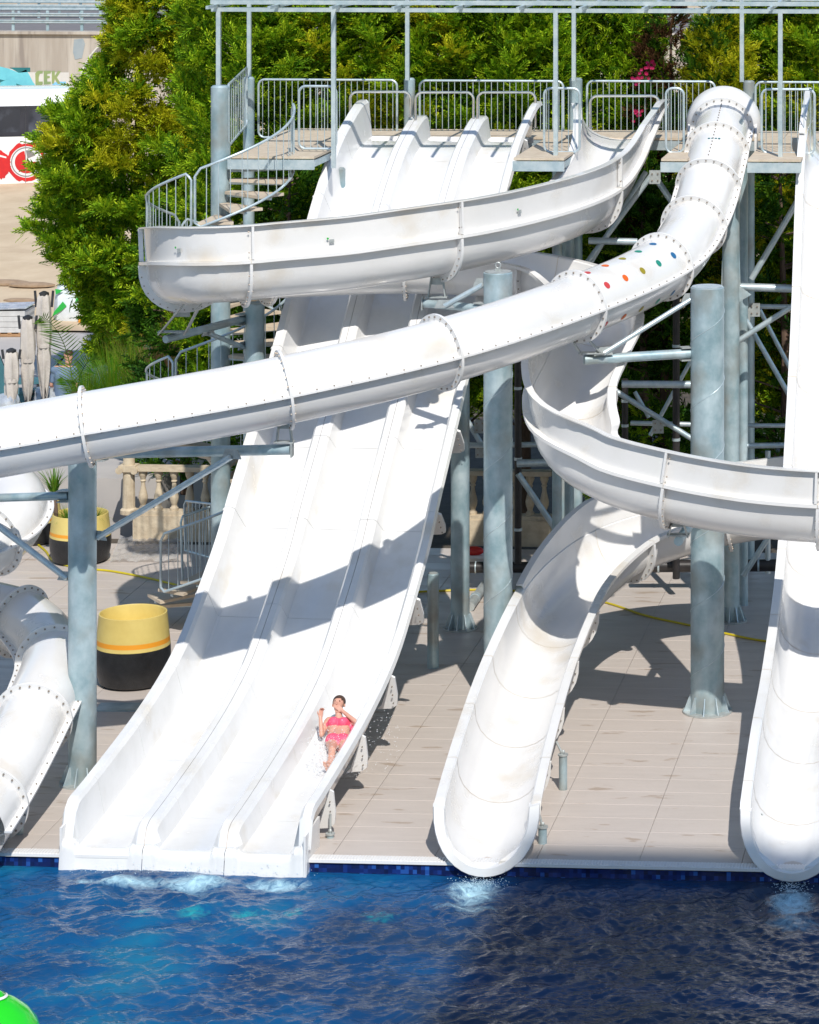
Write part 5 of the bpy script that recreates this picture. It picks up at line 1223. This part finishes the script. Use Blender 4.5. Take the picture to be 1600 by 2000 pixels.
# palm, grasses
pb = G(150, 850, ZT); pl_ = thing('palm_plant', 'young palm with a long feathery frond above the grasses', 'palm', pb)
def frond(root, pts, L, n_, seed, m='palm'):
    P_ = catmull(pts, 8); MB().pipe(P_, [.014 * (1 - .8 * t) for t in np.linspace(0, 1, len(P_))], 5).build('frond_stem', m, root); rr = np.random.default_rng(seed); v = []; f = []
    T = np.gradient(P_, axis=0)
    for t in np.linspace(.12, .99, n_):
        i = int(t * (len(P_) - 1)); p = P_[i]; tt = U(T[i]); l = L * math.sin(math.pi * min(1, t * .9 + .12)) ** .6
        for sg in (-1, 1):
            sd = U(np.cross(tt, FW)) * sg; d = U(sd * .9 + tt * .75 + FW * rr.normal(0, .2) + ZUP * .05); e = p + d * l * rr.uniform(.8, 1.1) - ZUP * .05; w_ = U(np.cross(d, FW)) * .011; k = len(v)
            v += [p - w_ * .6, p + w_ * .6, (p + e) / 2 + w_, (p + e) / 2 - w_, e]; f += [(k, k + 1, k + 2, k + 3), (k + 3, k + 2, k + 4)]
    MB().add(v, f).build('leaflets', m, root, smooth=False)
sP = proj(pb)[2]
frond(pl_, [W(143, 770, sP), W(138, 720, sP), W(122, 665, sP + .5), W(98, 630, sP + 1.5), W(75, 615, sP + 2)], .55, 34, 1)
frond(pl_, [W(150, 770, sP), W(158, 730, sP), W(175, 705, sP + 1), W(205, 700, sP + 2)], .4, 24, 2); frond(pl_, [W(146, 775, sP), W(135, 750, sP), W(118, 735, sP + 1)], .35, 20, 3)
MB().tube(pb, W(147, 765, sP), .07, 10).build('trunk', 'bark', pl_)
gp = [(172, 850, 'grass', 'bright green grass clump at the foot of the palm', 1.35, 1), (222, 850, 'grass', 'yellow-green grass clump between the palm and the staircase', 1.6, 2), (262, 850, 'grass', 'tall yellowing grass clump beside the lower stair rail', 1.75, 3), (318, 860, 'dry', 'dry tan reed clump behind the lower stair rail', 2.2, 4)]
for px, py, m, lb, L, sd in gp:
    b = G(px, py, ZT); s_ = proj(b)[2]; o = thing('grass_clump', lb, 'grass', b, 'grass clumps by the palm'); blades(o, b, 420, L * 1.4, .5, m, 'blades', .010, .6, 30 + sd); blades(o, b + RT * .2, 240, L * 1.2, .55, m, 'outer_blades', .009, .6, 40 + sd)
# ================================================================= people
def capsule(mb, a, b, r0, r1, n=14):
    a = np.asarray(a, float); b = np.asarray(b, float); t = U(b - a); pts = []; rr_ = []
    for k in range(5): q = math.pi / 2 * (1 - k / 4); pts.append(a - t * r0 * math.sin(q)); rr_.append(max(.002, r0 * math.cos(q)))
    for k in range(5): q = math.pi / 2 * k / 4; pts.append(b + t * r1 * math.sin(q)); rr_.append(max(.002, r1 * math.cos(q)))
    mb.pipe(pts, rr_, n)
def remesh(o, vox, it=6):
    m = o.modifiers.new('r', 'REMESH'); m.mode = 'VOXEL'; m.voxel_size = vox; m.use_smooth_shade = True
    s_ = o.modifiers.new('s', 'SMOOTH'); s_.factor = .5; s_.iterations = it
def lane_frame(px, py):      # point on the photo-right lane floor nearest a pixel
    best = None
    for i in range(n):
        pass
    return best
nTr = len(PT); uc2 = HW - LW * 2.5
bi = min(range(nTr), key=lambda i: abs(proj(FT[i][0] + FT[i][1] * uc2 - FT[i][2] * .56)[1] - 1466))
Pq, sdq, upq, Tq = FT[bi]
O = Pq + sdq * (uc2 - .08) - upq * .555           # hips on the lane floor
Lx = -sdq                                          # photo right
def B_(x, t, h): return O + Lx * (x * .96 + .20 * t) + Tq * t * .82 + upq * h * .90
wm = thing('sliding_person', 'person in a pink bikini sliding on their back down the right lane', 'person', O)
bd = MB()
hip, chest, neck = B_(.02, 0, .13), B_(.02, -.40, .20), B_(.02, -.58, .30)
for x in (-.085, .085): capsule(bd, B_(x + .02, .02, .115), B_(x + .02, -.10, .125), .105, .115)
capsule(bd, B_(.02, -.05, .13), B_(.02, -.25, .16), .125, .105); 
for x in (-.07, .07): capsule(bd, B_(x + .02, -.24, .165), B_(x + .02, -.42, .22), .095, .105)
capsule(bd, B_(-.13, -.50, .26), B_(.17, -.50, .26), .062, .062); capsule(bd, B_(.02, -.50, .27), B_(.02, -.66, .36), .055, .05)
for x in (-.075, .075): capsule(bd, B_(x + .02, -.38, .275), B_(x + .02, -.40, .29), .06, .055)
hc_ = B_(.02, -.75, .44); fdir = U(Tq * .75 + upq * .65); hup = U(-Tq * .65 + upq * .75)
def HD(x, f_, u_): return hc_ + Lx * x + fdir * f_ + hup * u_
capsule(bd, HD(0, -.015, .03), HD(0, .0, .02), .088, .085); capsule(bd, HD(0, .02, -.05), HD(0, .035, -.075), .066, .048)
capsule(bd, HD(0, .085, .012), HD(0, .105, -.018), .011, .015, 8); capsule(bd, HD(-.02, .082, -.062), HD(.02, .082, -.062), .010, .010, 8)
for x in (-1, 1):
    capsule(bd, HD(x * .086, -.01, .0), HD(x * .092, -.015, -.03), .016, .011, 8); capsule(bd, HD(x * .033, .074, .028), HD(x * .034, .078, .028), .014, .012, 8)
def hand(bd, wr, d, nrm, curl, sgn):           # wrist, pointing direction, palm normal, curl, thumb side
    d = U(d); nrm = U(nrm - d * (nrm @ d)); s_ = np.cross(nrm, d) * sgn
    for q in (-.026, -.009, .009, .026): capsule(bd, wr + d * .01 + s_ * q * .8, wr + d * .08 + s_ * q, .015, .013, 8)
    for q, l in zip((-.030, -.010, .010, .029), (.052, .070, .076, .066)):
        p0 = wr + d * .085 + s_ * q; p1 = p0 + U(d + nrm * curl * .7) * l * .45; p2_ = p1 + U(d * (1 - curl * .8) + nrm * curl * 1.3) * l * .33; p3 = p2_ + U(d * (1 - curl * 1.5) + nrm * curl * 1.6) * l * .25
        capsule(bd, p0, p1, .0088, .0082, 8); capsule(bd, p1, p2_, .0082, .0075, 8); capsule(bd, p2_, p3, .0075, .0065, 8)
    t0_ = wr + d * .025 + s_ * .03; t1_ = t0_ + U(d * .6 + s_ * .8 + nrm * .3) * .04; t2_ = t1_ + U(d * .9 + s_ * .25 + nrm * .4) * .032; capsule(bd, t0_, t1_, .012, .010, 8); capsule(bd, t1_, t2_, .010, .008, 8)
# photo-left arm: elbow low, hand raised
sh = B_(-.16, -.50, .25); el = B_(-.245, -.20, .16); wr = B_(-.255, -.36, .39); capsule(bd, sh, el, .048, .038); capsule(bd, el, wr, .038, .026); hand(bd, wr, U(-Tq * .55 + upq * .8), U(Tq * .6 + Lx * .5), .75, 1)
# photo-right arm: elbow out, hand over the face
sh = B_(.20, -.50, .25); el = B_(.34, -.32, .30); wr = HD(.085, .085, -.11); capsule(bd, sh, el, .047, .038); capsule(bd, el, wr, .037, .026); hand(bd, wr, U(-Lx * .85 + hup * .55 + fdir * .05), -fdir, .12, -1)
# legs, crossed at the ankles
for x, kx, ax_, kh, dk in ((-.085, -.06, -.055, .22, 0), (.085, .10, .0, .17, .03)):
    hp_ = B_(x + .02, .03, .115); kn = B_(kx, .44, kh); an = B_(ax_ - .04, .86 + dk, .085 + dk); capsule(bd, hp_, kn, .088, .056); capsule(bd, B_(kx, .45, kh - .01), kn * .5 + an * .5 - upq * .012, .054, .054); capsule(bd, kn * .5 + an * .5 - upq * .01, an, .05, .034)
    hl_ = an + Tq * .03 - upq * .03; capsule(bd, hl_, an + Tq * .05 + upq * .09 - Lx * .03, .034, .032); 
    for q in range(5): b0 = an + Tq * .055 + upq * (.10) + Lx * (-.06 + .021 * q); capsule(bd, b0, b0 + upq * (.055 - .006 * q) + Tq * .012, .014 - .0012 * q, .011 - .001 * q, 8)
body = bd.build('body', 'skin', wm); remesh(body, .0065, 4)
# bikini: closed shells over chest and hips, as patches offset from the body
bk = MB()
for x in (-.075, .075): bk.ico(B_(x + .02, -.385, .288), .085, (1, 1, 1), 16, 10)
bkt = bk.build('bikini_top', 'pink', wm); bkt.scale = (1, 1, 1)
bs = MB(); capsule(bs, B_(-.075, -.40, .262), B_(.115, -.40, .262), .081, .081, 16); capsule(bs, B_(-.15, -.42, .20), B_(.19, -.42, .20), .07, .07, 16); o = bs.build('bikini_band', 'pink', wm)
bt = MB(); capsule(bt, B_(-.07, -.03, .150), B_(.11, -.03, .150), .105, .105, 18); capsule(bt, B_(.02, .03, .13), B_(.02, .07, .12), .10, .08, 16); bt.build('bikini_bottom', 'pink', wm)
hr_ = MB(); hr_.ico(HD(0, -.018, .038), .098, (1, 1, 1), 20, 14)
hv = np.concatenate(hr_.v); keep = [(q - hc_) @ fdir * .9 - (q - hc_) @ hup * .55 < .035 for q in hv]
hr_.f = [q for q in hr_.f if all(keep[i] for i in q)]
hr_.build('hair', 'hair', wm)
bn = MB(); capsule(bn, HD(0, -.10, .0), HD(0, -.12, -.04), .04, .035); bn.build('hair_knot', 'hair', wm)
for x in (-1, 1): e_ = MB(); e_.ico(HD(x * .033, .090, .028), .008, (1, 1, 1), 8, 6); e_.build('eye', 'hair', wm)
# seated person on the terrace, seen from behind the palm
sb_ = G(128, 800, ZT); s_ = proj(sb_)[2]; pe2 = thing('seated_person', 'person in a blue shirt sitting behind the palm, back to the slides', 'person', sb_)
bd = MB(); z = lambda px, py: W(px, py, s_)
hp1 = z(122, 778); ch = z(124, 735); capsule(bd, hp1, ch, .17, .19); capsule(bd, z(108, 722), z(142, 722), .09, .09); capsule(bd, z(130, 718), z(133, 708), .055, .055); capsule(bd, z(134, 700), z(133, 692) , .092, .10); capsule(bd, z(134, 706) - FW * .03, z(134, 708) + FW * .05, .07, .06)
for px, ex in ((106, 100), (146, 150)): capsule(bd, z(px, 724), z(ex, 752), .055, .045); capsule(bd, z(ex, 752), z((px + ex) / 2, 770) + FW * .22, .042, .032)
for dx in (-.1, .1): capsule(bd, hp1 + RT * dx, hp1 + RT * dx + FW * .42 + ZUP * .02, .085, .06); k_ = hp1 + RT * dx + FW * .42; capsule(bd, k_, np.array([k_[0], k_[1], ZT + .06]), .055, .04); capsule(bd, np.array([k_[0], k_[1], ZT + .04]), np.array([k_[0] + FW[0] * .14, k_[1] + FW[1] * .14, ZT + .04]), .04, .035)
body = bd.build('body', 'skin', pe2); remesh(body, .012)
sh_ = MB(); capsule(sh_, hp1, ch, .185, .205); capsule(sh_, z(107, 723), z(143, 723), .10, .10)
for px, ex in ((106, 102), (146, 149)): capsule(sh_, z(px, 724), z(ex, 744), .068, .062)
so = sh_.build('shirt', 'blueshirt', pe2); remesh(so, .015)
hh = MB(); hh.ico(z(134, 692) + ZUP * .02, .104, (1, 1, .8), 14, 9); hh.build('cropped_hair', 'hair', pe2)
st_ = thing('garden_stool', 'dark stool under the seated person in blue', 'stool', sb_)
MB().lathe([(.2, 0), (.2, .04)], 16, np.array([hp1[0], hp1[1], hp1[2] - .2])).build('seat', 'darkmetal', st_)
for k in range(4): a = R(45 + 90 * k); d = np.array([math.cos(a), math.sin(a), 0]); MB().tube(np.array([hp1[0], hp1[1], hp1[2] - .2]) + d * .15, np.array([hp1[0], hp1[1], ZT]) + d * .2, .018, 8).build('leg', 'darkmetal', st_)
# ================================================================= spray and foam
rr = np.random.default_rng(21); dm = MB()
for i in range(2200):
    t = rr.uniform(-.25, 1.15); x = rr.normal(-.02, .20); h = .04 + abs(rr.normal(.10, .11)); r_ = rr.uniform(.002, .0055) if i % 9 else rr.uniform(.005, .009); dm.ico(B_(x, t, h + .02), r_, (1, 1, 1), 4, 2)
for i in range(500):
    dm.ico(B_(rr.normal(-.30, .10), rr.uniform(-.3, 1.1), abs(rr.normal(.0, .08)) + .02), rr.uniform(.003, .010), (1, 1, 1), 4, 2)
for i in range(130):
    p = B_(rr.uniform(.35, .95), rr.normal(-.25, .45), rr.uniform(-.2, .5)); dm.ico(p, rr.uniform(.003, .007), (1, 1, 1), 5, 3)
o = dm.build('water_droplets', 'drop', kind='stuff'); o['label'] = 'spray of droplets round the sliding person'; o['category'] = 'spray'
fm = MB()
for cx, cy, wx, wy, k in ((935, 1728, 45, 10, 260), (1545, 1738, 30, 9, 300), (1545, 1775, 50, 18, 160), (220, 1703, 80, 4, 120), (380, 1706, 80, 4, 120), (540, 1708, 60, 4, 120)):
    for i in range(k):
        px, py = rr.normal(cx, wx * .55), rr.normal(cy, wy * .6)
        p = G(px, max(1698, py), ZW); r_ = rr.uniform(.002, .0065); fm.ico(p + ZUP * abs(rr.normal(0, .05)), r_, (1.2, 1, .8), 6, 3)
o = fm.build('splash_foam', 'foam', kind='stuff'); o['label'] = 'foam where the slides run into the pool'; o['category'] = 'foam'
